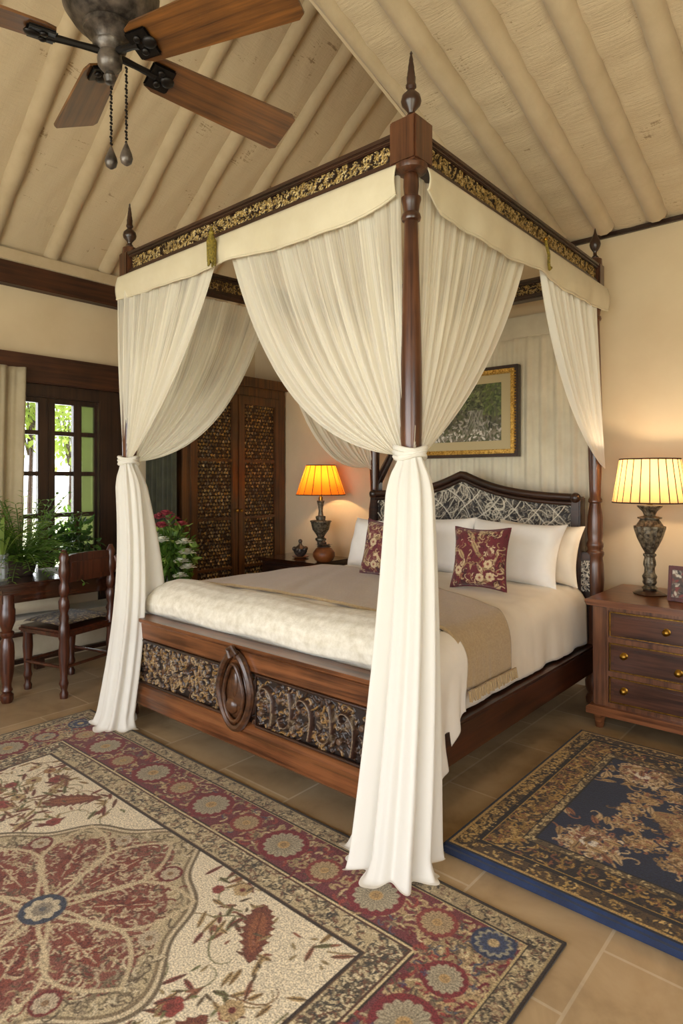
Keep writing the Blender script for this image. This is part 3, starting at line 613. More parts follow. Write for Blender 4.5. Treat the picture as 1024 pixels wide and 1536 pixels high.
# textured quilt folded over the foot end
R = []; nx = 150
for j in range(46):
    t = j/45
    prof = [(2.47, .775), (2.38, .80), (2.3, .815), (2.22, .81), (2.15, .785), (2.105, .745), (2.088, .70), (2.095, .655), (2.12, .635)]
    q = t*(len(prof)-1); i = min(int(q), len(prof)-2); y = lerp(prof[i][0], prof[i+1][0], q-i); z = lerp(prof[i][1], prof[i+1][1], q-i)
    x = np.linspace(-3.47, -1.46, nx); ed = np.minimum(x+3.47, -1.46-x); k = np.sqrt(np.clip(1-(1-np.clip(ed/.13, 0, 1))**2, 0, 1))
    zz = .64+(z-.64)*k+.006*np.sin(x*9+y*5); yy = lerp(2.2, y, .35+.65*k) if y < 2.2 else y+0*x
    R.append(np.stack([x, yy, zz], -1))
tag(grid_mesh('quilt', np.array(R), 'quilt', thick=.012), 'cream textured quilt rolled over the foot end of the bed above the carved footboard', 'quilt')
# ---- pillows and cushions
def pillow_pts(w, h, t, n=34, seed=1, dent=.11):
    g = np.random.RandomState(seed); u = np.linspace(-1, 1, n); U, V = np.meshgrid(u, u)
    x = w/2*U*(1-dent*(1-V*V)*np.abs(U)**3); z = h/2*V*(1-dent*(1-U*U)*np.abs(V)**3)
    T = t/2*(np.clip(1-U**4, 0, 1)**.6)*(np.clip(1-V**4, 0, 1)**.6)
    a = g.rand(6)*6; wr = .05*(np.sin(4*U+a[0]+3*V)*np.sin(3*V+a[1])+.5*np.sin(9*V+a[2]+3*U)*.6)*np.clip(T/(t/2), 0, 1)*t*2
    return x, z, T+wr*.5, T-wr*.3, U, V
def pillow(name, label, cat, w, h, t, loc, rz, tilt, mat, roll=0, seed=1, cols=None, group=None, fringe=None):
    x, z, Tf, Tb, U, V = pillow_pts(w, h, t, 34 if cols is None else cols.shape[0], seed)
    n = x.shape[0]; z = z+h/2
    front = np.stack([x, -Tf, z], -1); back = np.stack([x, Tb, z], -1)[:, ::-1]
    P = np.concatenate([front, back], 1); cc = None
    if cols is not None: cc = np.concatenate([cols, cols[:, ::-1]*0+np.median(cols.reshape(-1, 3), 0)], 1)
    e = thing(name, label, cat, loc, rz, group) if fringe else None
    o = grid_mesh('cover' if fringe else name, P, mat, None, cc)
    R_ = Matrix.Rotation(tilt, 4, 'X') @ Matrix.Rotation(roll, 4, 'Y')
    o.data.transform(R_)
    if fringe:
        o.parent = e; b = B(); s = .985
        pts = []
        m_ = 24
        for side in range(4):
            for k in range(m_):
                q = -1+2*k/m_
                a, c_ = ((q, -1), (1, q), (-q, 1), (-1, -q))[side]
                X = w/2*a*(1-.11*(1-c_*c_)*abs(a)**3); Z = h/2*c_*(1-.11*(1-a*a)*abs(c_)**3)+h/2; pts.append(R_ @ Vector((X, 0, Z)))
        tube(b, pts, .006, 6, True); obj('piping', b, fringe, e)
        return e
    o.location = loc; o.rotation_euler = (0, 0, rz); return tag(o, label, cat, group)
BT = .785
pillow('pillow', 'ivory pillow at the right end of the headboard, behind the large white pillow', 'pillow', .6, .4, .17, (-1.78, 3.99, BT-.02), 0, -.22, 'pillow2', .04, 3)
pillow('pillow', 'large white pillow leaning behind the right red patterned cushion', 'pillow', .66, .43, .2, (-1.86, 3.77, BT-.02), .02, -.36, 'pillow', .03, 4)
pillow('pillow', 'white pillow standing just right of the near bed curtain', 'pillow', .6, .42, .19, (-2.44, 3.78, BT-.01), 0, -.32, 'pillow', -.03, 5)
pillow('pillow', 'white pillow showing above and left of the left red patterned cushion', 'pillow', .52, .4, .2, (-2.92, 3.72, BT-.02), .02, -.34, 'pillow', 0, 6)
def cush_cols(seed):
    r = random.Random(seed); c = Cv(.4, .4, .0035, '#5d1a22')
    for k in range(26): c.leaf(r.uniform(0, .4), r.uniform(0, .4), r.uniform(0, 6), r.uniform(.05, .12), r.uniform(.02, .04), r.choice(['#a58a62', '#8d7350', '#b89f78', '#3c1216']), '#4a1a1c')
    c.scrolls(0, .4, 0, .4, 230, .05, .006, ['#b09670', '#c7b08a', '#967a52', '#3a0f14', '#7d2f2c'], r)
    for k in range(5): c.rosette(r.uniform(.06, .34), r.uniform(.06, .34), .03, 7, '#c9b28c', None, '#8d4a3c', '#4a2420')
    for k in range(3): c.blob(r.uniform(.05, .35), r.uniform(.05, .35), .05, lambda T: .6+.3*np.sin(3*T+k), '#641a23', .85)
    return c.C
M['cush'] = vcol('brocade', .8, 260, .3, .5, sheen=.2); M['pipe'] = fabric('maroon_cord', '#40121a', '#6a2028', 50)
pillow('cushion', 'dark red and gold patterned square cushion propped on the right white pillows', 'cushion', .36, .37, .13, (-1.83, 3.33, BT+.01), .04, -.22, 'cush', -.02, 7, cush_cols(3), None, 'pipe')
pillow('cushion', 'dark red and gold patterned square cushion at the left, partly behind the near bed curtain', 'cushion', .4, .37, .13, (-2.47, 3.24, BT+.02), -.05, -.2, 'cush', .05, 8, cush_cols(8), None, 'pipe')
# ================================================================== CANOPY CLOTHS
def swag(name, A, Bp, T, sag, pin, pleats, amp, par, mat='sheer', wt=.035, seed=1, ns=260, nt_=60, out=(0, 0), s0=0.0, tight=.6):
    """gathered voile: top edge A->Bp, all drawn in to the tie T; sag bellies the free edge"""
    g = np.random.RandomState(seed); A, Bp, T = [np.array(v, float) for v in (A, Bp, T)]
    d = Bp-A; d[2] = 0; dl = np.linalg.norm(d); d /= dl; nrm = np.array([d[1], -d[0], 0])
    s = np.linspace(s0, 1, ns)[None, :, None]; t = np.linspace(0, 1, nt_)[:, None, None]
    P0 = A+(Bp-A)*s; P2 = T+d*wt*(s-.5)*2+np.array([0, 0, -.03])*(1-s)
    C = P0+(P2-P0)*pin; C[..., 2] = (P0[..., 2]+(P2[..., 2]-P0[..., 2])*(.5+(sag-.5)*s[..., 0]**tight))
    P = (1-t)**2*P0+2*t*(1-t)*C+t*t*P2
    ph = g.rand(5)*6.3; S_ = s[..., 0]; T_ = t[..., 0]
    wv = .55*np.sin(2*PI*pleats*S_+ph[0]+.8*np.sin(5*S_+ph[1]))+.3*np.sin(2*PI*pleats*2.3*S_+ph[2]+T_*1.5)+.25*np.sin(2*PI*pleats*.45*S_+ph[3]+T_)
    am = amp*(.35+1.2*np.sin(PI*np.clip(T_*.9+.05, 0, 1)))*(1-.55*T_)
    P = P+(wv*am)[..., None]*nrm+np.array([out[0], out[1], 0])*(np.sin(PI*t)*.5+t)
    return grid_mesh(name, P, mat, par)
def drop(name, top, bot, r0, r1, z0, z1, par, seed=1, mat='sheer2', nf=9, flare=.0, bend=(0, 0), ell=(1, 1), ang=0, pool=.08):
    g = np.random.RandomState(seed); ph = g.rand(8)*6.3; n, m_ = 220, 90; th = np.linspace(0, 2*PI, n, endpoint=False)[None, :]; t = np.linspace(0, 1, m_)[:, None]
    cx = top[0]+(bot[0]-top[0])*t**1.6+bend[0]*np.sin(PI*t); cy = top[1]+(bot[1]-top[1])*t**1.6+bend[1]*np.sin(PI*t)
    e = np.clip(t/.12, 0, 1); e = e*e*(3-2*e)
    R = r0*(.62+.38*e)*(1-t)+r1*t; R = R*(.7+.3*np.clip(t/.06, 0, 1))
    f = .5*np.sin(nf*th+ph[0]+.9*np.sin(2*th+ph[1])+t*.7)+.35*np.sin((nf*2-3)*th+ph[2]+t*1.2)+.4*np.sin(3*th+ph[3]+t*1.5)
    k = .17+.2*t; R = R*(1+k*f)
    q = np.clip((t-.93)/.07, 0, 1); R = R*(1+.0*q)+pool*q**1.5*(1+.7*np.sin(4*th+ph[4]))
    x = R*np.cos(th)*ell[0]; y = R*np.sin(th)*ell[1]; ca, sa = math.cos(ang), math.sin(ang)
    z = z0+(z1-z0)*np.minimum(t/.975, 1)+0*th+.018*q*(1+np.sin(7*th+ph[5]))*(1-q*.6)
    P = np.stack([cx+x*ca-y*sa, cy+x*sa+y*ca, z], -1)
    return grid_mesh(name, P, mat, par, wrap=True)
def tieband(par, c, r, z, mat='sheer2', ell=(1, 1)):
    b = B()
    for k in range(3): tube(b, [(c[0]+r*ell[0]*math.cos(a)*(1+.05*math.sin(5*a+k)), c[1]+r*ell[1]*math.sin(a), z-.014*k+.008*math.sin(2*a+k)) for a in [2*PI*i/24 for i in range(24)]], .011, 7, True)
    return obj('tie_band', b, mat, par)
ZT = 2.665; TZ = 1.545
CR, CF = (.754, .657), (.657, -.754)       # unit vectors: rightwards / towards the room's near end
t1 = thing('bed_curtain', 'cream voile bed curtain tied round the near corner post, falling onto the rugs', 'curtain')
swag('sheer_panel', (-1.47, 2.045, ZT), (-2.56, 2.045, ZT), (-1.452, 2.03, TZ), .93, .32, 11, .022, t1, seed=2, tight=1.4)
swag('sheer_panel', (-1.425, 2.10, ZT), (-1.425, 3.12, ZT), (-1.39, 2.055, TZ), .66, .38, 10, .018, t1, seed=5, tight=1.3)
drop('curtain_fall', (-1.40, 2.02), (-1.375, 1.875), .082, .15, TZ+.02, .022, t1, 4, ell=(1.0, .8), ang=.72, bend=(.01, -.0), nf=8, pool=.03)
tieband(t1, (-1.41, 2.03), .058, TZ+.02)
t2 = thing('bed_curtain', 'cream voile bed curtain tied round the left foot post beside the desk chair', 'curtain')
swag('sheer_panel', (-3.6, 2.01, ZT), (-2.6, 2.045, ZT), (-3.50, 2.03, TZ+.02), .58, .35, 10, .02, t2, seed=7, tight=1.2)
swag('sheer_panel', (-3.51, 2.10, ZT), (-3.40, 3.1, ZT), (-3.50, 2.07, TZ+.01), .93, .34, 10, .022, t2, seed=8, tight=1.3)
drop('curtain_fall', (-3.50, 2.02), (-3.375, 1.88), .07, .1, TZ+.02, .022, t2, 9, ell=(1, .9), nf=7, pool=.035, bend=(.035, .04))
dd = drop('curtain_fall', (-3.50, 2.07), (-3.52, 2.16), .05, .13, TZ, .1, t2, 13, ell=(.8, 1.2), nf=5, bend=(.03, .06), pool=0)
tieband(t2, (-3.505, 2.04), .055, TZ+.03)
t3 = thing('bed_curtain', 'cream bed curtain drawn to the far right post above the right nightstand', 'curtain')
swag('sheer_panel', (-1.40, 4.1, ZT), (-1.40, 3.2, ZT), (-1.375, 4.13, TZ), .72, .3, 9, .022, t3, 'sheer2', wt=.05, seed=21, tight=1.3)
t4 = thing('bed_curtain', 'cream bed curtain swagged to the far left post above the left table lamp', 'curtain')
swag('sheer_panel', (-3.27, 4.08, ZT), (-3.39, 3.15, ZT), (-3.25, 4.1, TZ), 1.08, .3, 9, .02, t4, seed=25, tight=1.2)
# valances
def valance(name, label, A, Bp, nrm, zb, seed, wrap=0.03):
    g = np.random.RandomState(seed); A, Bp = np.array(A), np.array(Bp); n = 160; s = np.linspace(0, 1, n)[None, :]; t = np.linspace(0, 1, 14)[:, None]
    z0 = RZ0-.002; zz = z0+(zb(s)-z0)*t
    off = .024+.012*np.sin(PI*t)+.008*np.sin(s*23+g.rand()*6)*t+.004*np.sin(s*61+2)*t
    P = np.stack([A[0]+(Bp[0]-A[0])*s+nrm[0]*off, A[1]+(Bp[1]-A[1])*s+nrm[1]*off, zz+0*s], -1)
    o = grid_mesh(name, P, 'val', thick=.004)
    b = B(); tube(b, [tuple(P[-1, i]) for i in range(0, n, 3)]+[tuple(P[-1, -1])], .006, 6); obj('hem', b, 'val', o)
    return tag(o, label, 'valance')
valance('valance', 'cream valance under the foot rail of the canopy', (-3.57, 2.03), (-1.46, 2.03), (0, -1), lambda s: 2.552-.032*np.abs(np.sin(2*PI*(s-.02)))**1.3*np.where(s > .5, 1.0, .35)+.02*np.clip((s-.93)/.07, 0, 1), 1)
valance('valance', 'cream valance under the right side rail of the canopy', (-1.40, 2.095), (-1.40, 4.22), (1, 0), lambda s: 2.545-.025*np.abs(np.sin(2*PI*s))**1.3+.05*np.clip((.06-s)/.06, 0, 1), 2)
def tassel(name, label, p, L, mat):
    t = thing(name, label, 'tassel', p); b = B()
    for k in range(14):
        a = 2*PI*k/14; tube(b, [(0, 0, L*.42), (.02*math.cos(a), .02*math.sin(a), L*.15), (.017*math.cos(a), .017*math.sin(a), -L/2-.01*(k % 3))], .006, 5)
    obj('strands', b, mat, t); b = B(); ball(b, (0, 0, L*.42), .014); tube(b, [(0, 0, L*.42), (0, 0, L*.6)], .004, 5); obj('knot', b, mat, t)
    return t
M['olive'] = plain('olive_gold_thread', '#5e5118', .7, 0, col2='#94802c', nsc=90, bmp=.4)
tassel('curtain_tassel', 'olive gold tassel hanging from the middle of the foot rail', (-2.585, 1.965, 2.63), .16, 'olive')
t = thing('curtain_hook', 'twisted bronze cord loop on the middle of the right canopy rail', 'hook', (-1.345, 3.17, 2.6)); b = B()
tube(b, [(0, 0, .1), (.01, -.01, .06), (.012, .012, .02), (.004, .03, -.02), (0, .05, -.045), (0, .07, -.03)], .008, 6); obj('loop', b, 'olive', t); b = B(); ball(b, (0, 0, .1), .012); obj('stud', b, 'brass', t)
# pleated cloth on the wall behind the headboard
g = np.random.RandomState(4); n = 420; xs = np.linspace(-3.3, -1.52, n)[None, :]; t = np.linspace(0, 1, 40)[:, None]
y = YB-.035-.014*(np.sin(xs*52+1.2*np.sin(xs*7))*.6+.4*np.sin(xs*113+2))*(.6+.4*t)
P = np.stack([xs+0*t+.006*np.sin(t*5+xs*8), y+0*t, 2.52-(2.52-.35)*t+0*xs], -1)
bd = grid_mesh('backdrop_drape', P, 'back', thick=.004); tag(bd, 'pale cream pleated drape covering the wall behind the headboard', 'drape')
obj('header_band', bx(-3.3, -1.52, YB-.05, YB-.012, 2.5, 2.66, .006), 'back', bd)
# picture
pc = thing('framed_picture', 'gilt framed garden picture hanging above the headboard', 'picture', (-2.48, YB-.075, 1.6))
x0, x1, z0, z1, yy = -2.93, -2.06, 1.615, 2.30, YB-.08
def frame(x0, x1, z0, z1, y0, y1, w_):
    b = B()
    for a in ((x0, x0+w_, z0, z1), (x1-w_, x1, z0, z1), (x0+w_*.8, x1-w_*.8, z1-w_, z1), (x0+w_*.8, x1-w_*.8, z0, z0+w_)): box(b, a[0], a[1], y0, y1, a[2], a[3], .004)
    return b
W(obj('frame', frame(x0, x1, z0, z1, yy-.02, yy+.03, .03), 'dark', pc), pc)
W(obj('gilt_moulding', frame(x0+.025, x1-.025, z0+.025, z1-.025, yy-.028, yy+.02, .026), 'gold', pc), pc)
b = frame(x0+.05, x1-.05, z0+.05, z1-.05, yy-.02, yy+.01, .008)
for k in range(28): ball(b, (x1-.018, yy-.024, z0+.05+k*.0215), .007, seg=8)
W(obj('beading', b, 'gold', pc), pc)
W(obj('mount', bx(x0+.05, x1-.05, yy-.006, yy+.004, z0+.05, z1-.05), plain('mount_board', '#b9a882', .8), pc), pc)
c = Cv(.56, .44, .004, '#4d5236'); rr = random.Random(12); A_ = rg.rand(8, 8)
for k in range(900):
    x, yv = rr.uniform(0, .56), rr.uniform(0, .44)
    if yv > .24: cc = rr.choice(['#2c3418', '#454c28', '#5d663a', '#767c50', '#1f2414', '#54503c'])
    elif yv > .09: cc = rr.choice(['#3e3d30', '#5b574a', '#77736a', '#29291f', '#9b958c', '#524d3a'])
    else: cc = rr.choice(['#8c8478', '#b9b1a8', '#6b6455', '#d5cfc8', '#777060'])
    if .42 < x and yv > .2: cc = rr.choice(['#4c5a28', '#66723a', '#34401c'])
    c.leaf(x, yv, rr.uniform(0, 3), rr.uniform(.015, .05), rr.uniform(.008, .02), cc)
for k in range(30): c.stroke([(.3+.0*k+rr.uniform(-.02, .12), .24), (.3+rr.uniform(-.06, .16), .06)], .004, rr.choice(['#a9a59c', '#b5b0a6', '#6d695f']), a=.35)
P = np.stack([x0+.145+c.X*1.05, yy-.009+0*c.X, z0+.125+c.Y], -1); e = W(grid_mesh('painting', P, vcol('painted_paper', .35, 200, .1, .1, coat=.4), pc, c.C), pc)

# ================================================================== NIGHTSTANDS AND LAMPS
ns = thing('nightstand', 'brown wooden three drawer nightstand to the right of the bed', 'nightstand', (-.93, 4.05, 0))
nx0, nx1, ny0, ny1 = -1.3, -.52, 3.74, 4.36
b = B(); prism(b, [(nx0-.02, .715), (nx0-.035, .73), (nx0-.035, .745), (nx0-.025, .752), (nx1+.03, .752), (nx1+.03, .715)], ny0-.04, ny1)
W(obj('top', b, 'night', ns), ns)
b = B(); box(b, nx0, nx1, ny0+.02, ny1, .13, .715); 
for x in (nx0, nx1-.085): box(b, x, x+.085, ny0-.01, ny0+.05, .13, .715, .01)
for z in (.128, .31, .505, .688): box(b, nx0+.07, nx1-.07, ny0, ny0+.04, z, z+.03, .004)
W(obj('carcass', b, 'nightz', ns), ns)
b = B(); prism(b, [(nx0-.03, .085), (nx0-.03, .12), (nx0-.012, .135), (nx1+.012, .135), (nx1+.03, .12), (nx1+.03, .085)], ny0-.035, ny1); W(obj('plinth', b, 'night', ns), ns)
for x in (nx0+.03, nx1-.03):
    for y in (ny0+.02, ny1-.05):
        lathe_b = lathe(B(), [(.022, 0), (.026, .02), (.03, .05), (.042, .085)], (x, y, 0), 10); W(obj('leg', lathe_b, 'night', ns), ns)
for z0_, z1_, ks in ((.545, .68, [(.3, 0)]), (.345, .5, [(.08, .02), (.36, -.02)]), (.165, .305, [(.08, .01)])):
    b = B(); box(b, nx0+.095, nx1-.095, ny0+.004, ny0+.03, z0_, z1_, .004); box(b, nx0+.115, nx1-.115, ny0-.002, ny0+.01, z0_+.018, z1_-.018, .004)
    d_ = W(obj('drawer', b, 'drawer', ns), ns)
    e = obj('gilt_edge', frame(nx0+.093, nx1-.093, z0_-.002, z1_+.002, ny0-.001, ny0+.004, .004), 'brass', d_)
    for kx, dz in ks:
        b = B(); zc = (z0_+z1_)/2+dz
        Mx = Matrix.Translation((nx0+.095+kx, ny0-.003, zc)) @ Matrix.Rotation(PI/2, 4, 'X')
        lathe(b, [(.019, -.002), (.02, .002), (.012, .006), (.008, .014), (.016, .02), (.018, .027), (.012, .034), (.003, .037)], seg=18, mat=Mx); obj('knob', b, 'brass', d_)
def lamp(name, label, loc, H0, body, sh_z0, sh_z1, rb, rt, shmat, nrib, kind, power, col, ovl=(1, 1)):
    t = thing(name, label, 'lamp', loc)
    lathe_b = lathe(B(), body[0], seg=30, mod=(lambda a, z: 1+(.05*math.sin(14*a) if z > .12 else 0)) if kind else None); obj('lamp_body', lathe_b, 'lampdark', t)
    b = B()
    if kind: 
        bq = B(); lathe(bq, [(.085, 0), (.09, .006), (.07, .018), (.045, .028), (.02, .032)], seg=12, mod=lambda a, z: 1+.1*math.cos(4*a)); obj('base', bq, 'dark', t)
    else:
        bq = B(); lathe(bq, [(.055, 0), (.058, .008), (.04, .02), (.03, .025)], seg=20); obj('base', bq, 'dark', t)
    # collar and harp
    bq = B(); lathe(bq, [(.012, body[1]), (.02, body[1]+.005), (.02, body[1]+.03), (.012, body[1]+.035), (.008, sh_z0+.06)], seg=14)
    tube(bq, [(0, 0, sh_z0+.05), (.045, 0, sh_z0+.09), (.05, 0, sh_z0+.17), (.02, 0, sh_z1-.02), (0, 0, sh_z1-.01), (-.02, 0, sh_z1-.02), (-.05, 0, sh_z0+.17), (-.045, 0, sh_z0+.09)], .0025, 5, True)
    tube(bq, [(-rt*.97, 0, sh_z1-.012), (rt*.97, 0, sh_z1-.012)], .0025, 5); tube(bq, [(0, -rt*.97, sh_z1-.012), (0, rt*.97, sh_z1-.012)], .0025, 5)
    obj('collar', bq, 'brass', t)
    n = 144; th = np.linspace(0, 2*PI, n, endpoint=False)[None, :]; q = np.linspace(0, 1, 12)[:, None]
    R = (rb+(rt-rb)*q)*(1+.018*np.abs(np.sin(th*nrib))); P = np.stack([R*np.cos(th), R*np.sin(th), sh_z0+(sh_z1-sh_z0)*q+0*th], -1)
    sh = grid_mesh('lamp_shade', P, shmat, t, wrap=True)
    b = B()
    for k in range(nrib): 
        a = 2*PI*k/nrib; tube(b, [(rb*1.004*math.cos(a), rb*1.004*math.sin(a), sh_z0), (rt*1.004*math.cos(a), rt*1.004*math.sin(a), sh_z1)], .0031, 5)
    for rr_, z in ((rb, sh_z0), (rt, sh_z1)): tube(b, [(rr_*1.01*math.cos(2*PI*i/40), rr_*1.01*math.sin(2*PI*i/40), z) for i in range(40)], .0045, 6, True)
    obj('ribbon_trim', b, 'rib', sh)
    zb = lerp(sh_z0, sh_z1, .42); b = B(); ball(b, (0, 0, zb), .022, (1, 1, 1.2)); obj('bulb', b, 'bulb', t)
    L = bpy.data.lights.new('lamp_light', 'POINT'); L.energy = power; L.color = col; L.shadow_soft_size = .028
    lo = bpy.data.objects.new('lamp_light', L); COL.objects.link(lo); lo.location = (loc[0], loc[1], loc[2]+zb+.045)
    return t
bodyR = ([(.03, .025), (.045, .04), (.03, .055), (.04, .075), (.036, .09), (.042, .11), (.03, .13), (.028, .16), (.036, .18), (.034, .2), (.028, .225), (.036, .235), (.036, .245), (.026, .25), (.045, .285), (.07, .34), (.088, .40), (.088, .412), (.075, .415), (.06, .44), (.05, .455), (.066, .458), (.068, .465), (.03, .475), (.04, .5), (.07, .53), (.07, .537), (.02, .54)], .538)
lamp('table_lamp', 'table lamp with cream pleated shade and dark urn base, on the right nightstand', (-1.08, 4.07, .752), 0, bodyR, .555, .815, .205, .165, 'shadec', 24, 1, 11, (1, .76, .5))
bodyL = ([(.035, .02), (.04, .035), (.026, .05), (.033, .07), (.028, .12), (.034, .16), (.05, .175), (.05, .19), (.03, .2), (.04, .22), (.075, .27), (.09, .335), (.098, .34), (.096, .35), (.04, .355), (.045, .375), (.045, .39), (.025, .395), (.018, .44), (.024, .48), (.034, .52), (.036, .53), (.012, .535)], .53)
lamp('table_lamp', 'table lamp with amber orange ribbed shade, on the left nightstand', (-3.87, 4.16, .72), 0, bodyL, .585, .85, .22, .128, 'shadeo', 16, 0, 13, (1, .62, .28))
n2 = thing('nightstand', 'small dark nightstand between the bed and the lattice wardrobe', 'nightstand', (-4.05, 4.16, 0))
b = B(); box(b, -4.43, -3.7, 3.9, 4.42, .69, .72, .006); W(obj('top', b, 'desk', n2), n2)
b = B(); box(b, -4.4, -3.73, 3.93, 4.4, .1, .69); W(obj('carcass', b, 'dark', n2), n2)
for z in (.14, .42):
    d_ = W(obj('drawer', bx(-4.36, -3.77, 3.915, 3.94, z, z+.24, .005), 'dark', n2), n2); b = B(); ball(b, (-4.065, 3.905, z+.12), .014); obj('knob', b, 'brass', d_)
for x in (-4.38, -3.75):
    for y in (3.95, 4.37): W(obj('leg', bx(x-.02, x+.02, y-.02, y+.02, 0, .1, .004), 'dark', n2), n2)
t = thing('lidded_jar', 'round brown clay jar with leafy lid on the left nightstand, right of the lamp', 'jar', (-3.72, 4.04, .72)); obj('body', lathe(B(), [(.05, 0), (.08, .02), (.097, .055), (.095, .085), (.07, .12), (.05, .13), (.05, .136)], seg=28), 'clay', t)
b = lathe(B(), [(.06, .134), (.062, .14), (.03, .15), (.02, .16), (.024, .17), (.01, .185), (.002, .2)], seg=16)
for k in range(8): a = k*PI/4; leafquad(b, Vector((.02*math.cos(a), .02*math.sin(a), .145)), Vector((math.cos(a), math.sin(a), .25)).normalized(), Vector((0, 0, 1)), .06, .04)
obj('lid', b, 'bronze', t)
t = thing('ornament', 'small dark bronze teapot shaped ornament on a saucer, left of the orange lamp', 'ornament', (-4.07, 4.1, .72)); obj('saucer', lathe(B(), [(.04, 0), (.075, .012), (.08, .018), (.07, .018), (.03, .01)], seg=24), 'clay', t)
b = lathe(B(), [(.025, .014), (.05, .035), (.065, .065), (.06, .09), (.035, .11), (.02, .12), (.014, .135), (.012, .14)], seg=20, mod=lambda a, z: 1+.07*math.sin(6*a)); ball(b, (0, 0, .155), .02)
for k in range(5): a = k*1.256; ball(b, (.055*math.cos(a), .055*math.sin(a), .085), .022, seg=10)
obj('body', b, 'bronze', t)
t = thing('photo_frame', 'small dark red photo frame standing on the right nightstand at the picture edge', 'photo frame', (-.875, 3.93, .752), -.12)
T = Matrix.Rotation(-.12, 4, 'X'); b = B()
for a in ((-.075, -.055, 0, .2), (.055, .075, 0, .2), (-.06, .06, 0, .022), (-.06, .06, .178, .2)): box(b, a[0], a[1], -.01, .01, a[2], a[3], .002, T)
obj('frame', b, wood('mahogany', '#3a100c', '#5c1d16', 'z', .3), t)
c = Cv(.12, .16, .004, '#4a3a30'); rr = random.Random(4)
for k in range(60): c.leaf(rr.uniform(0, .12), rr.uniform(0, .16), rr.uniform(0, 3), .03, .014, rr.choice(['#8d8172', '#6a4a38', '#c9bda8', '#2f2620', '#7d2f2a']))
P = np.stack([-.06+c.X, -.002+0*c.X, .02+c.Y], -1); o = grid_mesh('photograph', P, vcol('photo_print', .3, 200, .1, 0), t, c.C); o.data.transform(T)

# ================================================================== WARDROBE
wd = thing('wardrobe', 'tall brown wardrobe with two pierced lattice doors in the far corner', 'wardrobe', (-4.85, 3.8, 0))
fx = -4.64; b = B(); box(b, XL+.01, fx, 3.2, 4.42, .08, 2.36); box(b, fx-.02, fx+.02, 3.2, 3.28, .08, 2.3, .005); box(b, fx-.02, fx+.02, 4.35, 4.43, .08, 2.3, .005); box(b, fx-.02, fx+.02, 3.2, 4.43, 2.24, 2.34, .005); box(b, fx-.02, fx+.02, 3.2, 4.43, .06, .16, .005)
W(obj('carcass', b, 'ward', wd), wd)
b = B(); prism(b, [(3.19, 2.33), (3.15, 2.39), (3.15, 2.42), (4.46-.02, 2.42), (4.44, 2.33)], XL+.01, fx+.06, 'x'); W(obj('cornice', b, 'ward', wd), wd)
for k in range(4): W(obj('leg', bx(*((XL+.05, XL+.12) if k % 2 else (fx-.1, fx-.03)), *((3.24, 3.32) if k < 2 else (4.3, 4.38)), 0, .09), 'ward', wd), wd)
for k, (y0, y1) in enumerate(((3.28, 3.81), (3.82, 4.35))):
    b = B()
    for a in ((y0, y0+.07, .16, 2.24), (y1-.07, y1, .16, 2.24), (y0, y1, 2.16, 2.24), (y0, y1, .16, .26)): box(b, fx, fx+.035, *a, .004)
    for zc in (.62, 1.08, 1.62): box(b, fx+.004, fx+.028, y0+.05, y1-.05, zc-.012, zc+.012, .003)
    dr = W(obj('door', b, 'ward', wd), wd)
    c = Cv(y1-y0-.13, 1.92, .0045, '#22140b'); rr = random.Random(k+30); ce = ['#b08c4c', '#937443', '#cbb078', '#75592f', '#8b7a60', '#4d3a20', '#c09a50']
    nr = int(1.92/.032)
    for i in range(nr):
        for j in range(int(c.w/.034)+2):
            x = (j+.5*(i % 2))*.034+rr.uniform(-.004, .004); z = (i+.5)*.032+rr.uniform(-.003, .003)
            c.blob(x, z, .0155, lambda T, p=rr.uniform(0, 6): .75+.2*np.sin(3*T+p), rr.choice(ce), rr.uniform(.5, 1))
    lum = c.C.sum(-1); c.H = .012*(1-np.clip(lum/.25, 0, 1))
    P = np.stack([fx+.006+c.H, y0+.065+c.X, .24+c.Y], -1); o = grid_mesh('lattice', P, 'wlat' if 'wlat' in M else M.setdefault('wlat', vcol('pierced_lattice', .45, 150, .35, .2, .3)), dr, c.C)
    o['label'] = 'pierced lattice panel with brass coloured openings'
b = B(); ball(b, (fx+.05, 3.79, 1.15), .016); ball(b, (fx+.05, 3.84, 1.15), .016)
W(obj('door_knob', b, 'brass', wd), wd)

# curtains on the window wall
def wall_curtain(name, label, y0, y1, z0, z1, x, mat, nf, amp, seed, taper=0):
    g = np.random.RandomState(seed); n = 160; s = np.linspace(0, 1, n)[None, :]; t = np.linspace(0, 1, 40)[:, None]; ph = g.rand(4)*6
    yy = y0+(y1-y0)*s*(1-taper*t)
    P = np.stack([x+amp*(np.sin(nf*2*PI*s+ph[0]+.8*np.sin(4*s))*(.7+.3*t)+.3*np.sin(nf*4.7*PI*s+ph[1])), yy+0*t, z1+(z0-z1)*t+0*s], -1)
    return tag(grid_mesh(name, P, mat, thick=.006), label, 'curtain')
wall_curtain('window_curtain', 'beige window curtain hanging at the left edge of the window', 1.25, 2.03, .45, 2.3, -4.98, 'wcurt', 5, .028, 1, .06)
oc = wall_curtain('window_curtain', 'dark olive curtain hanging between the window and the lattice wardrobe', 0, .47, .03, 2.36, 0, 'gcurt', 6, .02, 2)
oc.location = (-4.6, 3.12, 0); oc.rotation_euler = (0, 0, PI/2)

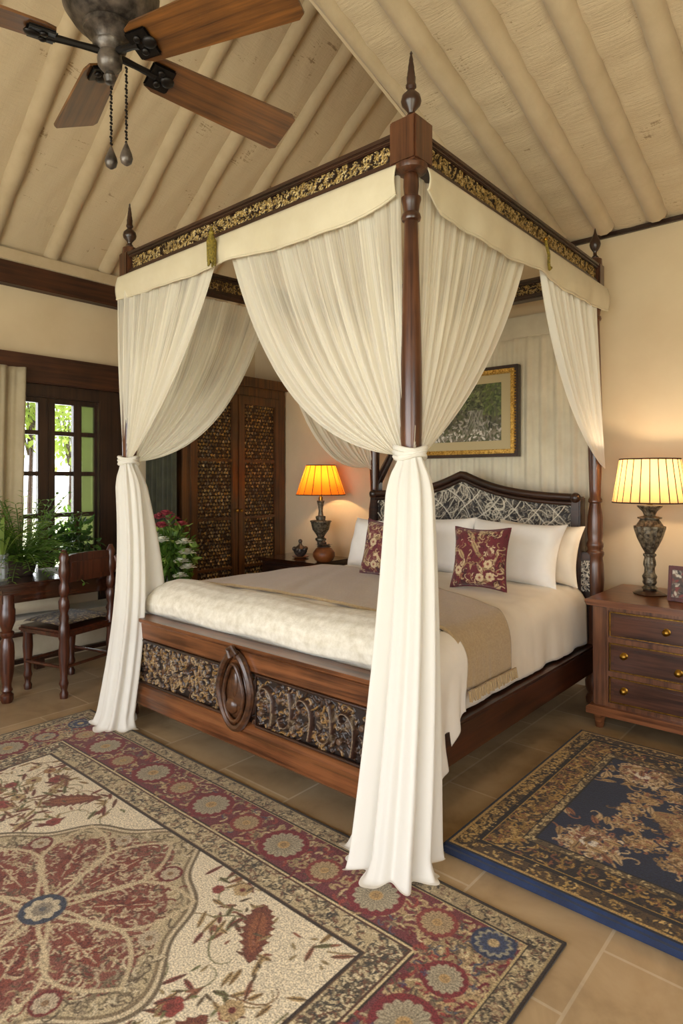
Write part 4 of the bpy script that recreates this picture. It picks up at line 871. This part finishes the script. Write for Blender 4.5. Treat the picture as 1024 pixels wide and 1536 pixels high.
# ================================================================== DESK, CHAIR, BENCH
dk = thing('writing_desk', 'dark polished wooden desk with turned legs under the window', 'desk', (-4.6, 2.15, 0))
DX0, DX1, DY0, DY1 = -4.88, -4.24, 1.56, 2.85
b = B(); box(b, DX0, DX1, DY0, DY1, .735, .768, .012); W(obj('desk_top', b, 'desk', dk), dk)
b = B(); box(b, DX0+.05, DX1-.03, DY0+.04, DY1-.05, .64, .735, .004); W(obj('apron', b, 'desk', dk), dk)
tl = [(.03, 0), (.04, .02), (.04, .05), (.025, .065), (.035, .08), (.028, .1), (.028, .12), (.042, .2), (.046, .32), (.042, .38), (.03, .42), (.044, .44), (.044, .455), (.03, .465), (.038, .49), (.05, .52), (.05, .6), (.045, .61), (.045, .70)]
for x in (DX0+.09, DX1-.06):
    for y in (DY0+.08, DY1-.1): W(obj('leg', lathe(B(), tl, (x, y, 0), 20), 'chair', dk), dk)
rn = obj('desk_runner', bx(-4.8, -4.27, 2.05, 2.6, .769, .775, .002), fabric('runner_cloth', '#9a917c', '#cfc6ae', 60, bs=.6)); tag(rn, 'pale woven cloth lying on the desk behind the chair back', 'table runner')
ch = thing('desk_chair', 'dark turned wood chair with a patterned seat pad pulled up to the desk', 'chair', (-4.1, 1.92, 0), math.atan2(-.10, .38)-PI/2+PI)
# local: x across (0 = near post .. .40), y forward
CHM = None
ax = Vector((-.10, .38, 0)).normalized(); fw = Vector((-ax.y, ax.x, 0))   # forward = into the desk
def C3(a, f, z): return (a, f, z)
ch.rotation_euler = (0, 0, math.atan2(ax.y, ax.x))
bk = [(.024, 0), (.028, .03), (.018, .05), (.024, .08), (.03, .1), (.022, .13), (.026, .2), (.034, .3), (.03, .38), (.034, .4), (.036, .47), (.026, .5), (.034, .53), (.024, .56), (.034, .6), (.034, .64), (.022, .67), (.034, .7), (.03, .74), (.022, .77), (.034, .81), (.036, .85), (.028, .9), (.034, .93), (.022, .96), (.012, .98)]
for a in (0, .40):
    p = obj('back_post', lathe(B(), bk, (a, 0, 0), 16, mod=lambda q, z: 1+.08*math.sin(3*q+z*60)), 'chair', ch)
for a in (.02, .38): obj('front_leg', lathe(B(), [(r_, z) for r_, z in bk if z <= .4]+[(.03, .42)], (a, .38, 0), 14), 'chair', ch)
b = B(); prism(b, [(0, .76), (.4, .76), (.4, .93), (.34, .945), (.2, .95), (.06, .945), (0, .93)], -.014, .014); box(b, .04, .36, -.02, .0, .79, .9, .006); obj('crest_panel', b, 'chair', ch)
b = B(); box(b, -.03, .43, -.03, .42, .40, .445, .015); obj('seat', b, 'chair', ch)
b = B(); 
for q in ((0, 0, .4, 0), (0, .38, .4, .38), (0, 0, 0, .38), (.4, 0, .4, .38)): tube(b, [(q[0], q[1], .2), (q[2], q[3], .2)], .011, 8)
obj('stretcher', b, 'chair', ch)
c = Cv(.42, .4, .005, '#3c281c'); c.scrolls(0, .42, 0, .4, 320, .04, .006, ['#a8925e', '#8a744a', '#c4b080'], random.Random(3))
e_ = 1-((c.X/.21-1)**6+(c.Y/.2-1)**6)*.5; P = np.stack([-.01+c.X, c.Y, .446+.05*np.clip(e_, 0, 1)**.5], -1); grid_mesh('seat_pad', P, 'cush', ch, c.C)
b = B(); tube(b, [(.42, -.02, .9), (.46, -.05, .75), (.45, -.04, .5), (.44, -.02, .3), (.46, -.05, .12), (.5, -.1, .0)], [.022, .036, .04, .034, .03, .024], 12); obj('scrolled_arm', b, 'chair', ch)
bn = thing('window_bench', 'low cream upholstered bench under the window behind the desk', 'bench', (-4.95, 2.0, 0))
b = B(); box(b, -5.07, -4.9, 1.25, 2.95, .1, .34, .02); W(obj('skirt', b, 'cloth', bn), bn); b = B(); box(b, -5.08, -4.72, 1.25, 2.95, .34, .42, .03); W(obj('seat', b, 'cloth', bn), bn)
b = B(); box(b, -4.9, -4.87, 1.25, 2.95, .07, .1); box(b, -4.74, -4.71, 1.25, 2.95, .31, .34); W(obj('rail', b, 'dark', bn), bn)
for y in (1.3, 2.1, 2.9): W(obj('foot', bx(-4.92, -4.87, y-.03, y+.03, 0, .1), 'dark', bn), bn)
pillow('bench_cushion', 'large cream cushion lying on the window bench under the desk', 'cushion', .62, .34, .2, (-4.76, 1.95, .45), PI/2-.1, -.5, 'cloth', 0, 31)

# ================================================================== PLANTS
r = random.Random(5)
pl = thing('potted_fern', 'bushy green fern in a dark pot on the desk in front of the window', 'plant', (-4.62, 1.86, .768))
obj('pot', lathe(B(), [(.07, 0), (.085, .02), (.1, .1), (.105, .11), (.095, .11), (.09, .09)], seg=24), 'pot', pl)
b, b2 = B(), B()
for k in range(150):
    a = r.uniform(0, 2*PI); L = r.uniform(.28, .56); el = r.uniform(.2, 1.35); pts = []; p = Vector((.04*math.cos(a), .04*math.sin(a), .09)); d = Vector((math.cos(a)*math.cos(el), math.sin(a)*math.cos(el), math.sin(el)))
    for i in range(11):
        pts.append(p.copy()); p = p+d*L/10; d = (d+Vector((0, 0, -.10))).normalized()
    tube(b2, pts, [.0025]*11, 4)
    for i in range(2, 11):
        q = pts[i]; dr_ = (pts[i]-pts[i-1]).normalized(); sd = dr_.cross(Vector((0, 0, 1))).normalized()
        for s_ in (1, -1): leafquad(b, q, (sd*s_+dr_*.6+Vector((0, 0, r.uniform(-.2, .3)))).normalized(), Vector((r.uniform(-.3, .3), 0, 1)), r.uniform(.035, .06), .019)
obj('foliage', b, 'leaf', pl, smooth=False); obj('stems', b2, 'stem', pl)
pl = thing('leafy_plant', 'dark green leafy pot plant on the desk, between the fern and the chair back', 'plant', (-4.66, 2.27, .775))
obj('pot', lathe(B(), [(.06, 0), (.07, .02), (.08, .09), (.075, .09)], seg=20), 'pot', pl)
obj('foliage', foliage(260, (0, 0, .2), (.15, .16, .17), .075, .035, r, .1, .3), 'leafd', pl, smooth=False)
b = B()
for k in range(8): a = k*.8; tube(b, [(0, 0, .07), (.05*math.cos(a), .05*math.sin(a), .18), (.09*math.cos(a), .09*math.sin(a), .26)], .003, 5)
obj('stems', b, 'stem', pl)
pl = thing('strap_leaf_plant', 'long strap leaves rising from a glass vase at the left end of the desk', 'plant', (-4.45, 1.66, .768))
obj('vase', lathe(B(), [(.04, 0), (.045, .01), (.05, .08), (.045, .15), (.05, .18), (.046, .18), (.04, .02)], seg=24), 'vglass', pl)
b = B()
for k, (dx, dy, hh) in enumerate(((.0, .34, .26), (.02, .2, .2), (-.1, .05, .3), (.05, -.08, .25), (-.12, .16, .22))):
    pr = None
    for i in range(13):
        q = i/12; p = Vector((dx*q**1.3, dy*q**1.1, .12+hh*math.sin(q*1.9))); wdt = .014*math.sin(PI*min(.97, q*.8+.2)); sd = Vector((dy, -dx, 0)).normalized()*wdt+Vector((0, 0, wdt*.7))
        v = (b.verts.new(p+sd), b.verts.new(p-sd))
        if pr: b.faces.new((pr[0], pr[1], v[1], v[0]))
        pr = v
obj('leaves', b, 'leafy', pl)
# flowers on a pedestal
st = thing('pedestal_stand', 'dark wooden pedestal under the flower arrangement beside the bed', 'stand', (-4.27, 2.85, 0)); obj('column', lathe(B(), [(.16, 0), (.16, .03), (.05, .06), (.04, .3), (.05, .42), (.15, .46), (.16, .48), (.16, .5)], seg=24), 'darkz', st)
M['red'] = plain('red_petals', '#7d1526', .7, 0, col2='#d56a72', nsc=30); M['white'] = plain('white_petals', '#dfe0c8', .7, 0, col2='#f4f3e6', nsc=20); M['lime'] = plain('lime_leaf', '#5a7a26', .6, 0, col2='#98ad50', nsc=12)
bq = thing('flower_arrangement', 'tall bouquet of red and white flowers with green leaves beside the bed', 'flowers', (-4.27, 2.85, .5))
obj('vase', lathe(B(), [(.06, 0), (.08, .03), (.09, .1), (.06, .18), (.07, .2), (.06, .2)], seg=24), 'pot', bq)
obj('foliage', foliage(520, (0, 0, .34), (.17, .17, .3), .09, .045, r, .1, .25), 'leaf', bq, smooth=False)
obj('light_foliage', foliage(120, (.03, 0, .42), (.18, .18, .2), .07, .035, r, .6, .1), 'lime', bq, smooth=False)
b = B()
for k in range(10): a = k*.63; tube(b, [(0, 0, .15), (.05*math.cos(a), .05*math.sin(a), .35), (.1*math.cos(a), .1*math.sin(a), .55+.05*math.sin(k))], .004, 5)
obj('stems', b, 'stem', bq)
def bloom(c, R, mat, n=26, open_=.7):
    b = B(); R *= 1.35
    for k in range(n):
        a = k*2.4; q = k/n; d = Vector((math.cos(a)*q, math.sin(a)*q, open_*(1.2-q))).normalized()
        p = Vector(c); s = d.cross(Vector((0, 0, 1))); s = s.normalized() if s.length > 1e-4 else Vector((1, 0, 0)); n_ = s.cross(d); L = R*(.55+.45*q)
        pt = [p+d*0, p+d*L*.5+s*L*.4+n_*L*.12, p+d*L*.95+s*L*.28, p+d*L*1.02-n_*L*.12, p+d*L*.95-s*L*.28, p+d*L*.5-s*L*.4+n_*L*.12]
        b.faces.new([b.verts.new(v) for v in pt])
    return obj('bloom', b, mat, bq, smooth=False)
R2 = Vector((.754, .657, 0)); F2 = Vector((.657, -.754, 0))
for u, z, d, R, m_ in ((-.09, .71, .02, .055, 'red'), (-.03, .74, .03, .055, 'red'), (.02, .70, .0, .05, 'red'), (-.11, .64, .08, .05, 'red'), (-.04, .65, .1, .06, 'red'), (.10, .66, .06, .05, 'red'), (-.09, .57, .13, .055, 'white'), (-.03, .54, .15, .06, 'white'), (-.12, .5, .12, .05, 'white'), (.13, .52, .1, .06, 'white'), (.15, .44, .1, .06, 'white'), (.12, .38, .13, .055, 'white'), (.16, .33, .1, .055, 'white'), (.11, .27, .14, .05, 'white')):
    p = R2*u+F2*d; bloom((p.x, p.y, z-.08), R, m_)

# ================================================================== CEILING FAN
FX, FY_ = -1.834, 1.004
fn = thing('ceiling_fan', 'dark bronze ceiling fan with four brown wooden blades hanging from the sloping ceiling', 'ceiling fan', (FX, FY_, 2.75))
obj('downrod', lathe(B(), [(.016, .55), (.016, 1.38), (.06, 1.38), (.065, 1.44)], seg=16), 'metal', fn)
obj('motor_housing', lathe(B(), [(.05, .1), (.075, .105), (.11, .12), (.138, .16), (.15, .22), (.142, .3), (.11, .38), (.06, .44), (.03, .47), (.03, .56), (.016, .57)], seg=40), 'bronze', fn)
obj('switch_housing', lathe(B(), [(.003, -.065), (.014, -.062), (.02, -.045), (.014, -.03), (.024, -.024), (.036, -.01), (.038, .01), (.034, .03), (.05, .045), (.052, .055), (.045, .06), (.06, .08), (.078, .09), (.08, .105), (.05, .11)], seg=32), 'bronze', fn)
for ang, R0, R1, pit in ((83, .13, .68, .40), (166, .06, .49, .38), (-107, .16, .62, .22), (17, .1, .65, .36)):
    a = math.radians(ang); T = Matrix.Rotation(a, 4, 'Z') @ Matrix.Translation((0, 0, .03)) @ Matrix.Rotation(-pit, 4, 'X')
    b = B(); w0, w1 = .062, .082
    out = [(R0, -w0*.8), (R0+.03, -w0)]+[(lerp(R0+.03, R1-.02, q), -lerp(w0, w1, q)) for q in (.3, .6, 1)]+[(R1, -w1*.85), (R1, w1*.85)]+[(lerp(R0+.03, R1-.02, q), lerp(w0, w1, q)) for q in (1, .6, .3)]+[(R0+.03, w0), (R0, w0*.8)]
    A_ = [b.verts.new((x, y, -.004)) for x, y in out]; C_ = [b.verts.new((x, y, .004)) for x, y in out]; b.faces.new(A_); b.faces.new(list(reversed(C_)))
    for i in range(len(out)): j = (i+1) % len(out); b.faces.new((A_[i], C_[i], C_[j], A_[j]))
    bmesh.ops.recalc_face_normals(b, faces=b.faces[:])
    bl = obj('blade', b, 'blade', fn); bl.matrix_local = T
    b = B(); tube(b, [(.03, 0, .0), (.09, 0, -.004), (R0+.02, 0, -.01)], [.012, .01, .012], 8); box(b, R0-.005, R0+.075, -.045, .045, -.014, -.004, .008); ball(b, (R0+.03, .02, -.016), .012, (1, 1, .6)); ball(b, (R0+.03, -.02, -.016), .012, (1, 1, .6)); ball(b, (R0+.06, 0, -.014), .02, (1.2, 1, .5))
    obj('blade_arm', b, 'metal', bl)
for (dx, dy), L in (((.045, .03), .245), ((-.02, .015), .24)):
    b = B(); n = int(L/.011)
    for i in range(n): z = -.02-i*.011; ball(b, (dx+.0015*math.sin(i*2), dy, z), .0042, (1, 1, 1.3) if i % 2 else (.6, 1.4, 1.2), 6)
    cn = obj('pull_chain', b, 'metal', fn)
    b = lathe(B(), [(.003, .012), (.008, 0), (.017, -.022), (.02, -.036), (.016, -.05), (.006, -.058), (.001, -.06)], (dx, dy, -.02-L), 14); obj('pull_knob', b, 'bronze', cn)

# ================================================================== RUGS
def guard(c, d0, d1, seed, cols, bg, D, horiz=True):
    k = ((D >= d0) & (D < d1)).astype(np.float32)
    c.C = c.C*(1-k[..., None])+rgb(bg)*k[..., None]
def ring_scroll(c, w_, h_, d0, d1, n, L, wd, cols, r):
    for _ in range(n):
        s_ = r.random()*(2*w_+2*h_-8*d0); d = r.uniform(d0, d1)
        if s_ < w_: x, y = s_, (d if r.random() < .5 else h_-d)
        else:
            y = r.uniform(d0, h_-d0); x = d if r.random() < .5 else w_-d
        x = min(max(x, d), w_-d); y = min(max(y, d), h_-d)
        c.curl(x, y, r.uniform(0, 6.3), L*r.uniform(.6, 1.2), wd, r.choice(cols), None, r.choice((-1, 1))*r.uniform(2, 5), 1, 7)
RW, RH = 3.0, 1.99; c = Cv(RW, RH, .004, '#d8cbb0'); r = random.Random(21)
D = np.minimum(np.minimum(c.X, RW-c.X), np.minimum(c.Y, RH-c.Y))
full = (slice(None), slice(None))
# cream field with sprigs (x right, y towards the bed)
MXc, MYc = 1.62, .99
for k in range(190):
    x, y = r.uniform(.45, RW-.45), r.uniform(.45, RH-.45); a = r.uniform(0, 6.3)
    if math.hypot(x-MXc, y-MYc) < .56: continue
    c.curl(x, y, a, .2, .007, r.choice(['#8d7a55', '#7d6040', '#6e6a45']), None, r.choice((-1, 1))*3, n=9)
    for q in range(4): an = a+r.uniform(-1.5, 1.5); c.leaf(x+r.uniform(-.06, .06), y+r.uniform(-.06, .06), an, r.uniform(.05, .09), .022, r.choice(['#8a5a44', '#70402f', '#9a7d50', '#6b6a44', '#7a3a32', '#a98f62']), '#4d3a28', .25)
    if k % 3 == 0: c.rosette(x+.04, y-.03, r.uniform(.022, .04), 6, r.choice(['#a27a52', '#8b4038', '#b39a70']), None, '#6d3028', '#5a3a2a')
for x, y, a, L in ((MXc+.62, .99+.4, -.9, .26), (MXc-.02, MYc+.62-.12, .1, .26), (MXc-.62, .99+.4, .9, .26), (MXc+.62, .55, .9, .26), (MXc-.62, .55, -.9, .26), (MXc+.75, .99, 1.5, .22), (MXc-.75, .99, 1.5, .22)):
    c.leaf(x, y, a, L, .12, '#70402f', '#5a2a1c', .3); c.leaf(x, y, a, L*.7, .07, '#8a5538', '#5a2a1c', .35)
# medallion
def med(T): return .86+.08*np.cos(4*T)+.05*np.cos(8*T+.2)
for s_, col in ((1.0, '#6d5f4a'), (.975, '#c6b697'), (.95, '#7d6c52'), (.925, '#b0a07f'), (.8, '#7d4b3d')): c.blob(MXc, MYc, .62*s_, med, col)
def inmed(x, y, s_): return math.hypot(x-MXc, y-MYc) < .6*s_*float(med(math.atan2(y-MYc, x-MXc)))
for _ in range(2600):
    a, q = r.uniform(0, 6.3), .56*math.sqrt(r.random()); x, y = MXc+q*math.cos(a), MYc+q*math.sin(a)
    if not inmed(x, y, .93): continue
    inner = q < .44
    c.curl(x, y, r.uniform(0, 6.3), .06*r.uniform(.5, 1.2), .0075, r.choice(['#b8a586', '#c2b08e', '#6a3024', '#a08a68', '#74382c', '#5c4a38', '#a9957a'] if inner else ['#6d6048', '#93846a', '#5a4c3a', '#c6b899', '#7a6a52']), None, r.choice((-1, 1))*3.5, 1, 6)
for k in range(8):
    a = k*PI/4; ca, sa = math.cos(a), math.sin(a)
    for s_ in (1, -1):
        pts = [(MXc+q*math.cos(a+s_*.42*math.sin(q/.5*PI)), MYc+q*math.sin(a+s_*.42*math.sin(q/.5*PI))) for q in np.linspace(.07, .5, 20)]; c.stroke(pts, .014, '#c0ae8c', a=.85)
    c.leaf(MXc+.27*ca, MYc+.27*sa, a, .22, .09, '#7b3f30', '#b8a384', .2)
    for q in range(30): an, rr_ = r.uniform(0, 6.3), r.uniform(0, .05); c.curl(MXc+.27*ca+rr_*math.cos(an), MYc+.27*sa+rr_*math.sin(an), an, .04, .006, r.choice(['#bda988', '#5c2c22']), None, 4, n=6)
    c.rosette(MXc+.42*math.cos(a+.39), MYc+.42*math.sin(a+.39), .036, 8, '#b5a48a', '#6c2c28' if k % 2 else None, '#8a6a4a')
c.disc(MXc, MYc, .075, '#3a3f4d'); c.blob(MXc, MYc, .058, lambda T: .8+.2*np.abs(np.cos(4*T)), '#b9ab90'); c.rosette(MXc, MYc, .035, 8, '#8a8070', None, '#5a5a60')
# borders
def band(d0, d1, col):
    k = ((D >= d0) & (D < d1))[..., None]; c.C = np.where(k, rgb(col), c.C)
band(.33, .45, '#b3a280')
ring_scroll(c, RW, RH, .345, .435, 5200, .035, .006, ['#4b4234', '#3d3a36', '#5f5240', '#d0c29f', '#6d4a38'], r)
for a_, b__, cc in ((.325, .334, '#35281f'), (.334, .342, '#c9b88f'), (.342, .348, '#54382c'), (.44, .447, '#6a5038'), (.447, .456, '#3a2f27')): band(a_, b__, cc)
band(.09, .325, '#6b3337')
ring_scroll(c, RW, RH, .105, .31, 4600, .065, .011, ['#a89068', '#b8a27a', '#94805c', '#8c4038', '#74604a', '#a58a66', '#682428'], r)
ring_scroll(c, RW, RH, .105, .31, 900, .05, .006, ['#4d4438', '#c4b48e', '#3f4658', '#5b5040'], r)
for k in range(13):
    x = .12+k*.23
    big = k % 2 == 0
    for y in (RH-.215, .215):
        if .2 < x < RW-.2: c.rosette(x, y+(0 if big else r.uniform(-.03, .03)), .082 if big else .055, 14, '#a39880' if big else '#a8906c', '#742a2e' if big else '#7f3a34')
for k in range(7):
    y = .42+k*.2
    for x in (.21, RW-.21): c.rosette(x, y, .08 if k % 2 else .055, 14, '#a39880', '#742a2e')
for x in (.17, RW-.17):
    for y in (.15, RH-.15):
        c.disc(x, y, .07, '#2c3550'); c.blob(x, y, .06, lambda T: .75+.25*np.abs(np.sin(6*T)), '#8f8a78'); c.blob(x, y, .05, lambda T: .75+.2*np.abs(np.sin(6*T)), '#39425c'); c.disc(x, y, .018, '#b09a70')
for k in range(330):
    x, y = r.uniform(.46, RW-.46), r.uniform(.46, RH-.46)
    if math.hypot(x-MXc, y-MYc) > .6: c.leaf(x, y, r.uniform(0, 6.3), r.uniform(.02, .05), .012, r.choice(['#8a5a44', '#6b6a44', '#8d7a55', '#5a4a34']))
for k in range(60): x, y = r.choice((r.uniform(RW-.32, RW-.1), r.uniform(.1, .32))), r.uniform(.1, RH-.1); c.blob(x, y, .014, lambda T: .7+.3*np.sin(4*T), '#38415a', .7)
band(.0, .09, '#9c8b6b')
ring_scroll(c, RW, RH, .02, .082, 4200, .03, .005, ['#3a3226', '#52483a', '#c2b28c', '#2e2a24', '#b5a47c', '#6a4a38'], r)
for a_, b__, cc in ((0, .012, '#2c221b'), (.012, .019, '#9a8760'), (.083, .088, '#2f261e'), (.088, .094, '#b09c70')): band(a_, b__, cc)
wv = .0009*np.sin(c.X*900)
P = np.stack([-3.75+c.X, 1.925-RH+c.Y, .011+0*c.X+.001*np.sin(c.X*7+c.Y*5)], -1)
M['rug'] = vcol('rug_wool', .95, 170, .42, .6, sheen=.1)
rug = grid_mesh('rug', P, 'rug', None, c.C); sf = rug.modifiers.new('thick', 'SOLIDIFY'); sf.thickness = .008; sf.offset = -1
tag(rug, 'large cream and red floral rug with a round medallion, spread in front of the bed', 'rug')
# dark blue rug
RW, RH = 1.75, 1.43; c = Cv(RW, RH, .004, '#161f38'); D = np.minimum(np.minimum(c.X, RW-c.X), np.minimum(c.Y, RH-c.Y)); r = random.Random(8)
tans = ['#9a7c50', '#84683f', '#b0946a', '#8a5a3e', '#a98a5c', '#6a5030', '#b99f78']
cx, cy = RW/2, RH/2
def cloud(x, y, R, n, cols, L=.045, sx=1, sy=1, wd=.009):
    for _ in range(n):
        a, q = r.uniform(0, 6.3), R*math.sqrt(r.random())*(.8+.2*math.sin(7*r.random())); c.curl(x+sx*q*math.cos(a), y+sy*q*math.sin(a), r.uniform(0, 6.3), L*r.uniform(.5, 1.3), wd, r.choice(cols), None, r.choice((-1, 1))*4, 1, 6)
c.blob(cx, cy, .36, lambda T: .78+.12*np.cos(6*T)+.06*np.sin(11*T), '#8d7048'); cloud(cx, cy, .31, 1300, tans+['#4a3020', '#7a4a34'])
for k in range(16): a = k*.393; cloud(cx+.33*math.cos(a)*1.25, cy+.32*math.sin(a), .07, 70, tans)
for x, y in ((.42, .36), (RW-.42, .36), (.42, RH-.36), (RW-.42, RH-.36)):
    cloud(x, y, .13, 260, ['#b7a07c', '#a58a62', '#cbb898', '#8a5a44', '#6a5038']); c.blob(x, y, .055, lambda T: .7+.3*np.sin(5*T), '#6d3a34'); c.rosette(x, y, .035, 6, '#d8cfc0', None, '#5a5a68')
for _ in range(210):
    x, y = r.uniform(.26, RW-.26), r.uniform(.26, RH-.26)
    if .40 < math.hypot((x-cx)/1.3, y-cy) < .6 or r.random() < .15: c.curl(x, y, r.uniform(0, 6.3), .13, .01, r.choice(tans), None, r.choice((-1, 1))*4, n=12); c.leaf(x, y, r.uniform(0, 6), .07, .028, r.choice(tans), '#3a2a20')
band(.0, .25, '#241c18')
ring_scroll(c, RW, RH, .1, .215, 3000, .04, .0075, ['#8a6c34', '#a5823f', '#6e5428', '#b8985a', '#39291a', '#7a4a30'], r)
band(.085, .1, '#1a1614'); band(.0, .085, '#4a3820'); ring_scroll(c, RW, RH, .022, .078, 2600, .026, .006, ['#b09050', '#c4a566', '#241a12', '#8a6c38', '#2a2018'], r)
band(.215, .25, '#5a4a30'); ring_scroll(c, RW, RH, .22, .245, 900, .02, .005, ['#a08a5c', '#2a2018', '#c0aa78'], r)
for a_, b__, cc in ((0, .008, '#14192a'), (.008, .02, '#a98a50'), (.08, .086, '#0f0d0c'), (.1, .106, '#a58440'), (.212, .217, '#14110f'), (.248, .256, '#14110f')): band(a_, b__, cc)
P = np.stack([-1.29+c.X, 2.095+c.Y, .046+.001*np.sin(c.X*6)*np.sin(c.Y*7)], -1)
rt = thing('rug', 'dark blue and gold bordered rug on a thick blue base beside the bed', 'rug', (-.42, 2.8, 0))
W(grid_mesh('rug_pile', P, 'rug', rt, c.C), rt)
W(obj('rug_base', bx(-1.302, -1.29+RW+.01, 2.083, 2.095+RH+.01, 0.001, .0445, .012), fabric('navy_felt', '#0b1a36', '#13294e', 14), rt), rt)

# ================================================================== LIGHT AND CAMERA
wl = bpy.data.worlds.new('sky'); S.world = wl; wl.use_nodes = True; nt = wl.node_tree; nt.nodes.clear()
bgN = nt.nodes.new('ShaderNodeBackground'); wo = nt.nodes.new('ShaderNodeOutputWorld'); nt.links.new(bgN.outputs[0], wo.inputs[0])
bgN.inputs[0].default_value = (.93, .96, 1, 1); bgN.inputs[1].default_value = 3.2
def light(kind, loc, aim, power, col, size=None, name='daylight_and_fill'):
    L = bpy.data.lights.new(name, kind); L.energy = power; L.color = col
    if kind == 'AREA': L.shape = 'RECTANGLE'; L.size, L.size_y = size
    o = bpy.data.objects.new(name, L); COL.objects.link(o); o.location = loc; o.rotation_euler = (Vector(aim)-Vector(loc)).to_track_quat('-Z', 'Z' if kind == 'x' else 'Y').to_euler(); return o
light('AREA', (-1.0, YF-.2, 1.45), (-1.0, 3, 1.45), 205, (.93, .96, 1), (5.0, 2.3))  # added ambient fill, just outside the invented front wall opening
light('AREA', (XR+.25, -.5, 1.4), (-2, -.5, 1.4), 45, (1, .98, .95), (2.7, 2.2))  # second added fill, outside the invented right wall opening
light('AREA', (XL-.35, 2.0, 1.4), (0, 2.0, 1.3), 42, (.93, .97, 1), (1.5, 1.6))
sn = light('SUN', (-8, -4, 9), (-7, 0, 0), 9, (1, .95, .85)); sn.data.angle = .02
cam = bpy.data.cameras.new('camera'); co_ = bpy.data.objects.new('camera', cam); COL.objects.link(co_); S.camera = co_
co_.location = (0, 0, 1.45); co_.rotation_euler = (PI/2, 0, math.atan2(.6565, .7543))
cam.sensor_fit = 'HORIZONTAL'; cam.sensor_width = 36; cam.lens = 940/1024*36; cam.shift_y = -50/1024; cam.clip_start = .02; cam.clip_end = 200
S.view_settings.view_transform = 'Standard'; S.view_settings.look = 'None'; S.view_settings.exposure = 0.0; S.view_settings.gamma = 1
try: S.view_settings.use_curve_mapping = False
except Exception: pass
S.cycles.max_bounces = 10; S.cycles.diffuse_bounces = 5; S.cycles.transparent_max_bounces = 32; S.cycles.transmission_bounces = 8; S.cycles.caustics_reflective = False; S.cycles.caustics_refractive = False
S.cycles.sample_clamp_indirect = 6
S.cycles.use_denoising = True
